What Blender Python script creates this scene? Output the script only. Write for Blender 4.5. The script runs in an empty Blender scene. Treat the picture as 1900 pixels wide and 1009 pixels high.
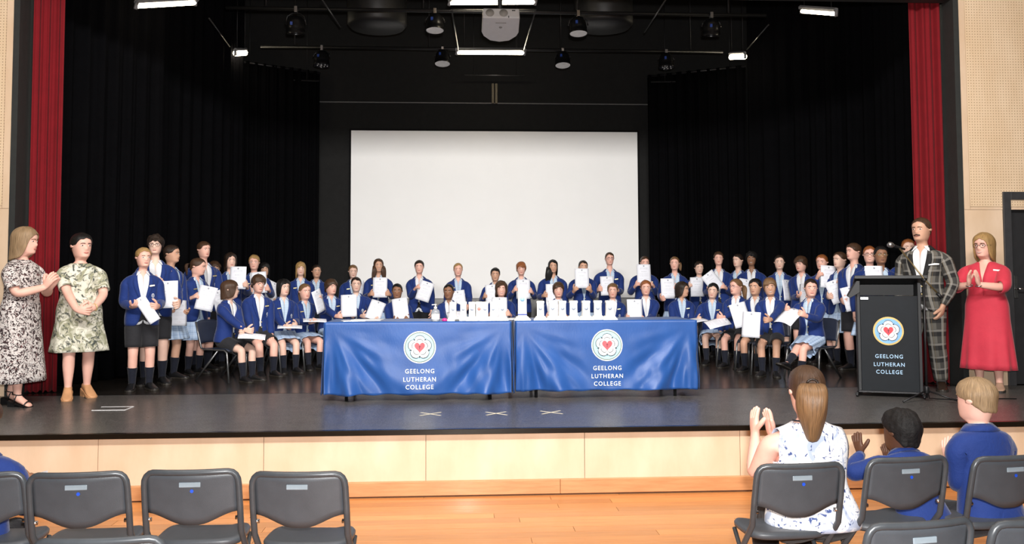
import bpy, bmesh, math, random
from math import sin, cos, pi, radians as R, sqrt, atan2, asin, exp
from mathutils import Vector as V, Matrix as M, Quaternion as Q, noise as mnoise

S = bpy.context.scene
COL = S.collection
# ---------------------------------------------------------------- camera
FPX, PX0, PY0 = 1600.0, 950.0, 440.0
CAMZ, STZ = 1.65, 0.51          # lens above hall floor, stage above hall floor
YAW, PITCH, ROLL = R(3.3), math.atan(80 / 1600.0), 0.0035
cam = bpy.data.cameras.new('camera'); camo = bpy.data.objects.new('camera', cam); COL.objects.link(camo)
cam.sensor_width = 36; cam.lens = FPX / 1900 * 36
cam.shift_y = -(504.5 - PY0) / 1900; cam.shift_x = 0
cam.clip_start = .05; cam.clip_end = 100
CM = M.Translation((0, 0, CAMZ)) @ M.Rotation(-YAW, 4, 'Z') @ M.Rotation(pi / 2 + PITCH, 4, 'X') @ M.Rotation(-ROLL, 4, 'Z')
camo.matrix_world = CM
S.camera = camo
CR = CM.to_3x3(); CP = V((0, 0, CAMZ))
def ray(px, py): return CR @ V(((px - PX0) / FPX, -(py - PY0) / FPX, -1))
def at_z(px, py, z):
    d = ray(px, py); return CP + d * ((z - CAMZ) / d.z)
def at_y(px, py, y):
    d = ray(px, py); return CP + d * (y / d.y)
def px_per_m(y): return FPX / y

# ---------------------------------------------------------------- light
S.view_settings.view_transform = 'Standard'; S.view_settings.look = 'None'
S.view_settings.gamma = 1; S.view_settings.use_curve_mapping = False
S.view_settings.exposure = 0.2
W = bpy.data.worlds.new('world'); S.world = W; W.use_nodes = True
W.node_tree.nodes['Background'].inputs[0].default_value = (1, .95, .88, 1)
W.node_tree.nodes['Background'].inputs[1].default_value = .045
def area(name, loc, aim, sx, sy, energy, col, spread=180):
    l = bpy.data.lights.new(name, 'AREA'); l.shape = 'RECTANGLE'; l.size = sx; l.size_y = sy; l.energy = energy; l.color = col
    l.spread = R(spread)
    o = bpy.data.objects.new(name, l); COL.objects.link(o); o.location = loc
    o.rotation_euler = (V(aim) - V(loc)).to_track_quat('-Z', 'Y').to_euler(); return o
# lamps on the hall ceiling, front-of-house wash and the photographer's flash
area('hall_ceiling_lamps', (.4, 3.6, 6.6), (.4, 4.2, 0), 8, 3, 170, (1, .90, .78))
area('front_of_house_wash', (.4, 2.6, 5.6), (.5, 11.5, 1.2), 7, .6, 360, (1, .97, .93), 110)
fl = bpy.data.lights.new('camera_flash', 'SPOT'); fl.energy = 1350; fl.color = (1, .98, .96); fl.shadow_soft_size = .06
fl.spot_size = R(100); fl.spot_blend = .6
flo = bpy.data.objects.new('camera_flash', fl); COL.objects.link(flo)
flo.location = (.06, -.05, 1.84); flo.rotation_euler = (V((.5, 11, 1.9)) - V(flo.location)).to_track_quat('-Z', 'Y').to_euler()

# ---------------------------------------------------------------- materials
MATS = {}
def srgb(r, g, b):
    f = lambda c: (c / 255 / 12.92) if c / 255 <= .04045 else ((c / 255 + .055) / 1.055) ** 2.4
    return (f(r), f(g), f(b), 1)
class NT:
    def __init__(s, name):
        s.m = bpy.data.materials.new(name); s.m.use_nodes = True; s.t = s.m.node_tree
        s.b = s.t.nodes['Principled BSDF']; s.tc = None
    def n(s, typ, **kw):
        x = s.t.nodes.new('ShaderNode' + typ)
        for k, v in kw.items():
            if k.startswith('i_'):
                key = k[2:]; x.inputs[int(key) if key.isdigit() else key.replace('_', ' ')].default_value = v
            else: setattr(x, k, v)
        return x
    def l(s, a, ao, b, bi): s.t.links.new(a.outputs[ao], b.inputs[bi])
    def coord(s, which='Object', scale=(1, 1, 1), rot=(0, 0, 0)):
        if s.tc is None: s.tc = s.n('TexCoord')
        mp = s.n('Mapping'); mp.inputs['Scale'].default_value = scale; mp.inputs['Rotation'].default_value = rot
        s.l(s.tc, which, mp, 0); return mp
    def noise(s, mp, scale, detail=3, rough=.55):
        x = s.n('TexNoise', i_Scale=scale, i_Detail=detail, i_Roughness=rough); s.l(mp, 0, x, 'Vector'); return x
    def ramp(s, src, out, stops):
        r = s.n('ValToRGB'); e = r.color_ramp.elements
        while len(e) < len(stops): e.new(.5)
        for i, (p, c) in enumerate(stops): e[i].position = p; e[i].color = c
        s.l(src, out, r, 0); return r
    def math(s, op, a, b=None):
        x = s.n('Math', operation=op)
        for i, q in enumerate((a, b)):
            if q is None: continue
            if isinstance(q, (int, float)): x.inputs[i].default_value = q
            else: s.t.links.new(q, x.inputs[i])
        return x.outputs[0]
    def mix(s, f, a, b):
        x = s.n('Mix', data_type='RGBA')
        for i, q in ((0, f), (6, a), (7, b)):
            if isinstance(q, (int, float)): x.inputs[i].default_value = q
            elif isinstance(q, tuple): x.inputs[i].default_value = q
            else: s.t.links.new(q, x.inputs[i])
        return x.outputs[2]
    def bump(s, sock, strength=.2, dist=.01):
        x = s.n('Bump', i_Strength=strength, i_Distance=dist); s.t.links.new(sock, x.inputs['Height']); s.l(x, 0, s.b, 'Normal')
    def color(s, sock): s.t.links.new(sock, s.b.inputs['Base Color'])
    def set(s, **kw):
        for k, v in kw.items(): s.b.inputs[k.replace('_', ' ')].default_value = v
def pm(name, col, rough=.55, metal=0., spec=.5, var=.12, nscale=14., bump=.0, bscale=60., emit=None, estr=0., sheen=0., coat=0., coords='Object', stretch=(1, 1, 1)):
    """plain surface with a little procedural unevenness"""
    if name in MATS: return MATS[name]
    t = NT(name); t.set(Roughness=rough, Metallic=metal); t.b.inputs['Specular IOR Level'].default_value = spec
    mp = t.coord(coords, stretch)
    nz = t.noise(mp, nscale)
    c = tuple(col[:3])
    lo = tuple(x * (1 - var) for x in c) + (1,); hi = tuple(min(1, x * (1 + var)) for x in c) + (1,)
    rp = t.ramp(nz, 'Fac', [(.3, lo), (.7, hi)]); t.color(rp.outputs[0])
    if bump:
        n2 = t.noise(mp, bscale, 2); t.bump(n2.outputs['Fac'], bump, .004)
    if sheen: t.set(Sheen_Weight=sheen, Sheen_Roughness=.4)
    if coat: t.set(Coat_Weight=coat, Coat_Roughness=.15)
    if emit: t.b.inputs['Emission Color'].default_value = emit; t.b.inputs['Emission Strength'].default_value = estr
    MATS[name] = t.m; return t.m

# ---------------------------------------------------------------- mesh helpers
class MB:
    def __init__(s): s.v = []; s.f = []; s.mi = []; s.uv = {}
    def add(s, p): s.v.append(V(p)); return len(s.v) - 1
    def face(s, ids, m=0, uv=None):
        if uv: s.uv[len(s.f)] = uv
        s.f.append(tuple(ids)); s.mi.append(m)
    def ring(s, pts): return [s.add(p) for p in pts]
    def bridge(s, a, b, closed=True, m=0, u=None, va=0, vb=0):
        n = len(a); 
        for i in range(n if closed else n - 1):
            j = (i + 1) % n
            uv = None
            if u is not None: uv = ((u[i], va), (u[i + 1], va), (u[i + 1], vb), (u[i], vb))
            s.face((a[i], a[j], b[j], b[i]), m, uv)
    def cap(s, a, p=None, m=0):
        if p is None: s.face(a, m); return
        c = s.add(p)
        for i in range(len(a)): s.face((a[i], a[(i + 1) % len(a)], c), m)
    def box(s, x0, x1, y0, y1, z0, z1, m=0, mat=None):
        ps = [V((x, y, z)) for z in (z0, z1) for x, y in ((x0, y0), (x1, y0), (x1, y1), (x0, y1))]
        if mat is not None: ps = [mat @ p for p in ps]
        i = s.ring(ps)
        for q in ((0, 3, 2, 1), (4, 5, 6, 7), (0, 1, 5, 4), (1, 2, 6, 5), (2, 3, 7, 6), (3, 0, 4, 7)): s.face([i[k] for k in q], m)
    def tube(s, pts, r, n=8, m=0, caps=True):
        pts = [V(p) for p in pts]; rs = r if isinstance(r, (list, tuple)) else [r] * len(pts)
        prev = None; u = None
        for k, p in enumerate(pts):
            d = (pts[min(k + 1, len(pts) - 1)] - pts[max(k - 1, 0)]).normalized()
            if u is None:
                u = d.orthogonal().normalized()
            else:
                u = (u - d * u.dot(d)); u = u.normalized() if u.length > 1e-6 else d.orthogonal().normalized()
            w = d.cross(u)
            rg = s.ring([p + (u * cos(2 * pi * i / n) + w * sin(2 * pi * i / n)) * rs[k] for i in range(n)])
            if prev: s.bridge(prev, rg, True, m)
            elif caps: s.face(rg[::-1], m)
            prev = rg
        if caps: s.face(prev, m)
    def lathe(s, prof, n=20, m=0, mat=None, capb=True, capt=True):
        prev = None
        for (r, z) in prof:
            ps = [V((r * cos(2 * pi * i / n), r * sin(2 * pi * i / n), z)) for i in range(n)]
            if mat is not None: ps = [mat @ p for p in ps]
            rg = s.ring(ps)
            if prev: s.bridge(prev, rg, True, m)
            elif capb: s.face(rg[::-1], m)
            prev = rg
        if capt: s.face(prev, m)
    def prism(s, pts, y0, y1, m=0, mat=None):
        """polygon in x,z extruded along y"""
        a = [V((x, y0, z)) for x, z in pts]; b = [V((x, y1, z)) for x, z in pts]
        if mat is not None: a = [mat @ p for p in a]; b = [mat @ p for p in b]
        a = s.ring(a); b = s.ring(b); s.bridge(a, b, True, m); s.face(a[::-1], m); s.face(b, m)
    def grid(s, nu, nv, fn, m=0, uvs=True, closed=False):
        ids = [[s.add(fn(i / (nu if closed else nu - 1), j / (nv - 1))) for i in range(nu)] for j in range(nv)]
        for j in range(nv - 1):
            for i in range(nu if closed else nu - 1):
                k = (i + 1) % nu
                d = nu if closed else nu - 1
                uv = ((i / d, j / (nv - 1)), ((i + 1) / d, j / (nv - 1)), ((i + 1) / d, (j + 1) / (nv - 1)), (i / d, (j + 1) / (nv - 1))) if uvs else None
                s.face((ids[j][i], ids[j][k], ids[j + 1][k], ids[j + 1][i]), m, uv)
        return ids
    def mesh(s, name, recalc=True, smooth=True):
        me = bpy.data.meshes.new(name); me.from_pydata([tuple(p) for p in s.v], [], s.f); 
        for p, mi in zip(me.polygons, s.mi): p.material_index = mi
        if s.uv:
            ul = me.uv_layers.new(name='UVMap')
            for p in me.polygons:
                q = s.uv.get(p.index)
                if q:
                    for k, li in enumerate(p.loop_indices): ul.data[li].uv = q[k % len(q)]
        if recalc:
            bm = bmesh.new(); bm.from_mesh(me); bmesh.ops.recalc_face_normals(bm, faces=bm.faces); bm.to_mesh(me); bm.free()
        if smooth: me.polygons.foreach_set('use_smooth', [True] * len(me.polygons))
        return me
def obj(name, mb, mat, parent=None, smooth=False, sub=0, bevel=0, solid=0, recalc=True, sangle=None):
    me = mb.mesh(name, recalc, smooth) if isinstance(mb, MB) else mb
    if not me.materials:
        for m in (mat if isinstance(mat, (list, tuple)) else [mat]): me.materials.append(m)
    o = bpy.data.objects.new(name, me); COL.objects.link(o)
    if parent: o.parent = parent
    if bevel:
        b = o.modifiers.new('bevel', 'BEVEL'); b.width = bevel; b.segments = 2; b.limit_method = 'ANGLE'; b.angle_limit = R(40)
    if sub:
        b = o.modifiers.new('sub', 'SUBSURF'); b.levels = sub; b.render_levels = sub
    if solid:
        b = o.modifiers.new('solid', 'SOLIDIFY'); b.thickness = abs(solid); b.offset = 1 if solid > 0 else -1
    return o
def empty(name, loc, rz=0, parent=None):
    o = bpy.data.objects.new(name, None); COL.objects.link(o); o.location = loc; o.rotation_euler = (0, 0, rz); o.empty_display_size = .1
    if parent: o.parent = parent
    return o
def tag(o, label, cat, group=None, kind=None):
    o['label'] = label; o['category'] = cat
    if group: o['group'] = group
    if kind: o['kind'] = kind
    return o
def struct(o, label=None):
    o['kind'] = 'structure'
    if label: o['label'] = label
    return o
def cp(o, parent=None):
    c = o.copy(); COL.objects.link(c); c.parent = parent
    for ch in list(o.children): cp(ch, c)
    return c
def smooth(x): x = max(0, min(1, x)); return x * x * (3 - 2 * x)
def interp(xs, ys, x):
    if x <= xs[0]: return ys[0]
    for i in range(1, len(xs)):
        if x <= xs[i]:
            t = (x - xs[i - 1]) / (xs[i] - xs[i - 1]); return ys[i - 1] + (ys[i] - ys[i - 1]) * t
    return ys[-1]
def cloth_mat(name, col, rough=.8, bump=.25, sheen=.15, var=.08, bscale=220):
    if name in MATS: return MATS[name]
    m = pm(name, col, rough, 0, .3, var, 6, 0, bscale, sheen=sheen); nt = m.node_tree; b = nt.nodes['Principled BSDF']; tc = nt.nodes['Texture Coordinate'] if 'Texture Coordinate' in nt.nodes else nt.nodes.new('ShaderNodeTexCoord')
    hs = []
    for sc, k in ((bscale, .25), (16., 1.)):
        n = nt.nodes.new('ShaderNodeTexNoise'); n.inputs['Scale'].default_value = sc; n.inputs['Detail'].default_value = 2; n.inputs['Distortion'].default_value = .8; nt.links.new(tc.outputs['Object'], n.inputs['Vector'])
        q = nt.nodes.new('ShaderNodeMath'); q.operation = 'MULTIPLY'; q.inputs[1].default_value = k; nt.links.new(n.outputs['Fac'], q.inputs[0]); hs.append(q)
    ad = nt.nodes.new('ShaderNodeMath'); ad.operation = 'ADD'; nt.links.new(hs[0].outputs[0], ad.inputs[0]); nt.links.new(hs[1].outputs[0], ad.inputs[1])
    bp = nt.nodes.new('ShaderNodeBump'); bp.inputs['Strength'].default_value = min(1, bump * 2); bp.inputs['Distance'].default_value = .012; nt.links.new(ad.outputs[0], bp.inputs['Height']); nt.links.new(bp.outputs[0], b.inputs['Normal'])
    return m
def sgnpow(x, e): return math.copysign(abs(x) ** e, x)
# ================================================================ setting
EDGE, PROS, BACK = 6.72, 8.95, 14.3
XL, XR = -4.50, 5.32        # opening of the stage
HEAD = STZ + 4.19           # underside of the stage header
def wood(name, c1, c2, scale=(1, 1, 1), rough=.4, grain=9., coat=0., bump=.06, var=.35):
    if name in MATS: return MATS[name]
    t = NT(name); mp = t.coord('Object', scale); n = t.noise(mp, grain, 5, .6)
    oi = t.n('ObjectInfo'); 
    r = t.ramp(n, 'Fac', [(.28, c1), (.72, c2)])
    v = t.math('ADD', t.math('MULTIPLY', oi.outputs['Random'], var), 1 - var * .5)
    mx = t.n('Mix', data_type='RGBA', blend_type='MULTIPLY', i_0=1.); t.l(r, 0, mx, 6)
    cb = t.n('CombineColor'); 
    for k in range(3): t.t.links.new(v, cb.inputs[k])
    t.l(cb, 0, mx, 7); t.color(mx.outputs[2]); t.set(Roughness=rough)
    t.bump(n.outputs['Fac'], bump, .003)
    if coat: t.set(Coat_Weight=coat, Coat_Roughness=.12)
    MATS[name] = t.m; return t.m
PLANK = wood('floor_timber', (.48, .175, .05, 1), (.63, .27, .085, 1), (.5, 9, 9), .32, 5, .25, .03, .42)
PLY = wood('birch_ply', (.63, .45, .295, 1), (.74, .565, .41, 1), (1.2, 1.2, .5), .5, 3, 0, .02, .05)
KICK = wood('kick_timber', (.46, .205, .085, 1), (.58, .29, .13, 1), (.8, 8, 8), .4, 5, .1, .03, .15)
GROOVE = pm('groove_dark', (.10, .045, .02), .8)
def vinyl(name, col, rough, speck):
    t = NT(name); mp = t.coord('Object'); n1 = t.noise(mp, 130, 2); n2 = t.noise(mp, 3, 4)
    r = t.ramp(n1, 'Fac', [(.45, tuple(c * .75 for c in col) + (1,)), (.70, tuple(min(1, c * speck) for c in col) + (1,))]); t.color(r.outputs[0])
    rr = t.n('MapRange'); rr.inputs[3].default_value = rough * .8; rr.inputs[4].default_value = rough * 1.25; t.l(n2, 'Fac', rr, 0); t.l(rr, 0, t.b, 'Roughness')
    t.bump(n1.outputs['Fac'], .08, .002); MATS[name] = t.m; return t.m
APRON = vinyl('apron_vinyl', (.050, .047, .045), .30, 4.2)
UPST = vinyl('upstage_vinyl', (.016, .013, .011), .22, 2.4)
BLACK = pm('matt_black', (.0045, .0045, .005), .85, spec=.15)
BLKWALL = pm('black_wall_paint', (.011, .011, .011), .8, spec=.2, bump=.1, bscale=30)
DRAPE = cloth_mat('black_wool_drape', (.0030, .0030, .0036), .97, .3, .0); DRAPE.node_tree.nodes['Principled BSDF'].inputs['Specular IOR Level'].default_value = .02
RED = cloth_mat('red_velvet', (.165, .0035, .008), .9, .15, .03)
STEEL = pm('steel', (.35, .35, .36), .32, .9)
CHROME = pm('chrome_tube', (.55, .55, .56), .22, 1.)
DKSTEEL = pm('dark_steel', (.02, .02, .022), .4, .5)

# hall floor with its boards
f = MB(); f.box(-9, 10, -3, EDGE + .05, -.06, -.012)
fl_ = struct(obj('floor', f, GROOVE), 'warm timber board floor of the hall')
f = MB(); f.box(-9, 10, -3, 2.9, -.012, 0); struct(obj('floor', f, PLANK), 'timber floor behind the photographer')
rnd = random.Random(4); BW = .118
pl_mesh = {}
for L in (1.5, 2.0, 2.6, 3.2):
    q = MB(); q.box(0, L - .003, 0, BW - .0025, -.012, 0); me = q.mesh('plank', True, False); me.materials.append(PLANK); pl_mesh[L] = me
y = 2.9; rw = 0
while y < EDGE + .03:
    x = -5.2 - rnd.uniform(0, 1.5)
    while x < 6.0:
        L = rnd.choice((1.5, 2.0, 2.6, 3.2)); o = bpy.data.objects.new('plank', pl_mesh[L]); COL.objects.link(o); o.parent = fl_; o.location = (x, y, rnd.uniform(-.0006, 0)); x += L
    y += BW
# stage block with front panels
f = MB(); f.box(-9, 10, EDGE + .06, 15.2, 0, STZ - .03); stage = struct(obj('stage', f, BLACK), 'raised stage block')
f = MB(); f.box(-9, 10, EDGE + .0, PROS, STZ - .03, STZ); struct(obj('floor_stage_apron', f, APRON), 'dark grey speckled vinyl apron of the stage')
f = MB(); f.box(-9, 10, PROS, 15.2, STZ - .03, STZ - .001); struct(obj('floor_upstage', f, UPST), 'glossy black upstage floor')
f = MB(); f.box(-9, 10, PROS - .006, PROS + .006, STZ - .01, STZ + .0015); struct(obj('trim_1', f, DKSTEEL), 'joint strip between apron and upstage floor')
f = MB(); f.box(-9, 10, EDGE - .035, EDGE + .012, STZ - .038, STZ + .003); struct(obj('trim_2', f, pm('nosing_bronze', (.018, .014, .010), .25, .6), bevel=.004), 'dark bronze nosing along the stage edge')
x0 = at_y(790, 850, EDGE).x; pw = (at_y(1085, 850, EDGE).x - x0)
q = MB(); q.box(.002, pw - .002, 0, .02, .115, STZ - .036); pme = q.mesh('panel', True, False); pme.materials.append(PLY)
wf = MB(); wf.box(-9, 10, EDGE + .03, EDGE + .058, 0, STZ - .04); wfo = struct(obj('wall_stage_front', wf, pm('joint_shadow', (.16, .10, .05), .8)), 'birch plywood front of the stage')
for k in range(-6, 6):
    o = bpy.data.objects.new('panel', pme); COL.objects.link(o); o.parent = wfo; o.location = (x0 + k * pw, EDGE + .008, 0)
xb = at_y(1039, 900, EDGE).x; bb = struct(empty('baseboard_stage', (0, EDGE, 0)), 'orange timber kickboard below the stage front')
for k in range(-3, 3):
    q = MB(); q.box(xb + k * 2.9 + .001, xb + (k + 1) * 2.9 - .001, -.030, .02, .012, .118); obj('board', q, KICK, bb, bevel=.003)
q = MB(); q.box(-9, 10, -.022, .02, 0, .012); obj('painted_shadow_strip', q, GROOVE, bb)  # dark strip under the boards, its colour standing in for shadow

# perforated plywood
def perf_mat():
    t = NT('perforated_ply'); mp = t.coord('Object', (1.2, 1.2, .5)); n = t.noise(mp, 3, 5, .6); r = t.ramp(n, 'Fac', [(.28, (.67, .49, .31, 1)), (.72, (.78, .61, .43, 1))])
    tc = t.tc; sx = t.n('SeparateXYZ'); t.l(tc, 'Object', sx, 0)
    def fr(o): return t.math('SUBTRACT', t.math('FRACT', t.math('MULTIPLY', o, 1 / .030)), .5)
    d = t.math('ADD', t.math('POWER', fr(sx.outputs[0]), 2.), t.math('POWER', fr(sx.outputs[2]), 2.)); m = t.math('LESS_THAN', d, .022)
    t.color(t.mix(m, r.outputs[0], (.20, .11, .05, 1))); t.set(Roughness=.5); bmp = t.math('MULTIPLY', m, -1.); t.bump(bmp, .6, .004); MATS['perf'] = t.m; return t.m
PERF = perf_mat()
def side_wall(name, xa, xb_, pan, lab, door=None):
    q = MB(); q.box(xa, xb_, PROS + .03, PROS + .16, STZ, 6.2)
    if door:   # leave the doorway open
        q = MB(); q.box(xa, door[0], PROS + .03, PROS + .16, STZ, 6.2); q.box(door[0], xb_, PROS + .03, PROS + .16, door[1], 6.2)
    w = struct(obj(name, q, PLY), lab)
    for (a, b, z0, z1, m) in pan:
        q = MB(); q.box(a + .002, b - .002, PROS, PROS + .032, z0 + .002, z1 - .002, 0); obj('panel', q, m, w)
    return w
JZ = at_y(1830, 389, PROS).z; PZ = at_y(1830, 378, PROS).z
DX = at_y(1867, 600, PROS).x; DZ = at_y(1880, 356, PROS).z
mg = .075
side_wall('wall_right', XR + .06, 9.5, [(XR + .06, XR + .06 + mg, JZ, HEAD, PLY), (XR + .06 + mg, 9.5, JZ + .03, HEAD, PERF), (XR + .06 + mg, 9.5, JZ, JZ + .03, PLY), (XR + .06, DX, STZ, JZ, PLY), (XR + .06, 9.5, HEAD, 6.2, PLY), (DX + 1.06, 9.5, STZ, JZ, PLY)], 'birch plywood wall right of the stage with perforated upper panels', (DX, DZ))
side_wall('wall_left', -9.0, XL - .06, [(XL - .06 - mg, XL - .06, JZ, HEAD, PLY), (-9, XL - .06 - mg, JZ + .03, HEAD, PERF), (-9, XL - .06 - mg, JZ, JZ + .03, PLY), (-9, XL - .06, STZ, JZ, PLY), (-9, XL - .06, HEAD, 6.2, PLY)], 'birch plywood wall left of the stage with perforated upper panels')
q = MB(); q.box(XL - .06, XR + .06, PROS, PROS + .16, HEAD, 6.2); struct(obj('wall_header', q, PLY), 'plywood header above the stage opening')
DG = pm('door_charcoal', (.022, .022, .024), .45); DF = pm('door_frame_grey', (.040, .040, .043), .4)
dr = struct(empty('door_1', (DX, PROS, STZ)), 'charcoal stage door with grey frame at the right edge')
q = MB(); hD = DZ - STZ; q.box(0, .085, -.02, .16, 0, hD); q.box(.96, 1.05, -.02, .16, 0, hD); q.box(.085, .96, -.02, .16, hD - .085, hD); obj('door_frame', q, DF, dr, bevel=.004)
q = MB(); q.box(.09, .955, .06, .10, .008, hD - .09); lf = obj('door_leaf', q, DG, dr)
q = MB(); q.box(.135, .175, .048, .062, .93, 1.17); hb = obj('handle_plate', q, CHROME, dr, bevel=.003)
q = MB(); q.tube([(.155, .055, 1.03), (.155, .005, 1.03), (.165, -.005, 1.03), (.28, -.005, 1.03)], .010, 8); obj('lever', q, CHROME, dr, True)
# black return of the opening
q = MB(); q.box(XR, XR + .06, PROS - .012, PROS + .5, STZ, HEAD); q2 = MB(); q2.box(XL - .06, XL, PROS - .012, PROS + .5, STZ, HEAD)
RET = pm('return_black', (.020, .022, .021), .6)
struct(obj('trim_3', q, RET), 'black right jamb of the stage opening'); struct(obj('trim_4', q2, RET), 'black left jamb of the stage opening')
q = MB(); q.box(XL, XR, PROS + .01, PROS + .16, HEAD - .006, HEAD); struct(obj('trim_5', q, RET), 'black underside of the stage header')
# rear wall, ceiling, side walls of the stage
q = MB(); q.box(-6.4, 7.2, BACK + .02, BACK + .3, STZ, 6.8); struct(obj('wall_back', q, BLKWALL), 'black rear wall of the stage')
q = MB(); q.box(-6.4, 7.2, PROS + .2, BACK + .1, 6.6, 6.75); struct(obj('ceiling', q, BLACK), 'black ceiling over the stage')
q = MB(); q.box(-9, 10, -3, PROS + .1, 7.0, 7.15); struct(obj('ceiling_hall', q, pm('hall_ceiling_white', (.7, .68, .64), .8)), 'pale hall ceiling')
for nm, xx in (('wall_stage_left', -6.4), ('wall_stage_right', 7.2)):
    q = MB(); q.box(xx - .1, xx + .1, PROS + .16, BACK + .3, STZ, 6.8); struct(obj(nm, q, BLACK), 'black side wall of the stage')
sl, sr = at_y(651, 400, BACK).x, at_y(1183.5, 400, BACK).x; st, sb = at_y(917, 244, BACK).z, at_y(917, 553, BACK).z
lx, rx = at_y(590, 300, BACK).x, at_y(1206, 300, BACK).x
GREYP = pm('grey_wall_panel', (.34, .34, .34), .7); 
lz = at_y(917, 193, BACK).z
q = MB(); q.box(lx - .3, rx + .3, BACK - .02, BACK + .02, lz, lz + .018); struct(obj('trim_6', q, pm('rail_grey', (.10, .10, .10), .5)), 'thin grey rail across the rear wall')
q = MB(); q.box(sl - .02, (sl + sr) / 2 - .61, BACK - .015, BACK + .02, STZ, sb - .02)
dado = struct(empty('wall_back_dado', (0, 0, 0)), 'grey boards on the rear wall under the screen')
n = 4
for k in range(n):
    q = MB(); a = sl - .02 + (sr - sl + .04) * k / n; b = sl - .02 + (sr - sl + .04) * (k + 1) / n; q.box(a + .004, b - .004, BACK - .012, BACK + .02, STZ, sb - .008); obj('board', q, GREYP, dado)
# conduit box above the screen
q = MB(); a, b = at_y(912, 156, BACK), at_y(923, 193, BACK); q.box(a.x, (a.x + b.x) / 2 - .008, BACK - .06, BACK + .02, b.z, a.z); q.box((a.x + b.x) / 2 + .008, b.x, BACK - .06, BACK + .02, b.z, a.z)
tag(obj('cable_duct', q, pm('duct_brass', (.12, .095, .055), .5), bevel=.006), 'twin tan cable ducts on the black wall above the screen', 'duct')
# projection screen
sc_ = tag(empty('projection_screen', ((sl + sr) / 2, BACK, STZ)), 'large blank white projection screen on the black rear wall', 'screen')
w2 = (sr - sl) / 2
SCR = pm('screen_white', (.92, .92, .92), .75, spec=.2, var=.012, nscale=2)
q = MB(); q.box(-w2, w2, -.022, 0, sb - STZ, st - STZ); obj('screen_fabric', q, SCR, sc_)
q = MB(); q.box(-w2 - .03, w2 + .03, -.020, .01, st - STZ, st - STZ + .03); q.box(-w2 - .03, w2 + .03, -.020, .01, sb - STZ - .006, sb - STZ); q.box(-w2 - .03, -w2, -.020, .01, sb - STZ, st - STZ); q.box(w2, w2 + .03, -.020, .01, sb - STZ, st - STZ); obj('screen_frame', q, BLACK, sc_)

# drapes: wavy sheet from a to b
def drape(name, a, b, z0, z1, mat, folds, amp, label, cat='curtain', group=None, seed=0, swag=0.):
    rn = random.Random(seed); a, b = V((a[0], a[1])), V((b[0], b[1])); d = b - a; nrm = V((-d.y, d.x)).normalized(); o = empty(name, ((a.x + b.x) / 2, (a.y + b.y) / 2, z0))
    c = V((o.location.x, o.location.y)); ph = [rn.uniform(0, 6) for _ in range(6)]; mb = MB(); nu = max(40, folds * 9)
    def fn(u, v):
        uu = u + .012 * sin(v * 3 + ph[0]) * sin(u * pi)
        w = sin(2 * pi * folds * uu + ph[1]) * (.75 + .25 * sin(2 * pi * 1.7 * uu + ph[2])) + .4 * sin(2 * pi * folds * 2.13 * uu + ph[3])
        e = amp * (.75 + .35 * (1 - v)) * w; sh = swag * (1 - v) ** 2 * (u)
        p = a + d * (u * (1 + 0)) + nrm * e + d.normalized() * sh; return V((p.x - c.x, p.y - c.y, v * (z1 - z0) + .012 * (1 - v) * sin(u * 31)))
    mb.grid(nu, 14, fn); s_ = obj('drape_cloth', mb, mat, o, True, solid=.006)
    h_ = MB(); k = V((d.x, d.y, 0)); aa = V((a.x - c.x, a.y - c.y, z1 - z0 - .02)); h_.tube([aa, aa + k], .018, 8); obj('curtain_rail', h_, DKSTEEL, o, True)
    return tag(o, label, cat, group)
zt = HEAD + .35
drape('stage_curtain', (XL + .03, PROS + .22), (at_y(113, 350, PROS + .3).x, PROS + .30), STZ + .015, zt, RED, 3, .035, 'dark red velvet curtain hanging behind the two women at left', seed=2)
drape('stage_curtain', (at_y(1694, 350, PROS + .3).x, PROS + .30), (XR - .02, PROS + .22), STZ + .015, zt, RED, 2, .045, 'dark red velvet curtain hanging behind the man in plaid', seed=5)
A = at_y(100, 400, PROS + .6); drape('black_drape', (A.x - .2, PROS + .6), (at_y(300, 400, 11.0).x, 11.0), STZ + .01, 6.5, DRAPE, 8, .07, 'tall black stage drape behind the boy with the blond undercut', seed=7, group='black masking drapes')
drape('black_drape', (at_y(280, 400, 11.2).x, 11.2), (at_y(445, 400, 13.0).x, 13.0), STZ + .01, 6.5, DRAPE, 8, .07, 'tall black stage drape between the nearest and the rearmost left drape', seed=8, group='black masking drapes')
drape('black_drape', (at_y(432, 400, 13.35).x, 13.35), (at_y(592, 400, 14.1).x, 14.1), STZ + .01, 5.06, DRAPE, 10, .05, 'rear black drape on the left beside the screen wall', seed=9, group='black masking drapes')
drape('black_drape', (at_y(1204, 400, 14.1).x, 14.1), (at_y(1388, 400, 13.35).x, 13.35), STZ + .01, 5.06, DRAPE, 10, .05, 'rear black drape on the right beside the screen wall', seed=10, group='black masking drapes')
drape('black_drape', (at_y(1392, 400, 13.35).x, 13.35), (at_y(1640, 400, 11.7).x, 11.7), STZ + .01, 6.5, DRAPE, 8, .07, 'tall black stage drape between the nearest and the rearmost right drape', seed=11, group='black masking drapes')
A = at_y(1706, 400, PROS + .6); drape('black_drape', (at_y(1630, 400, 11.5).x, 11.5), (A.x + .35, PROS + .6), STZ + .01, 6.5, DRAPE, 8, .07, 'tall black stage drape behind the girls near the lectern', seed=12, group='black masking drapes')

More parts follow.
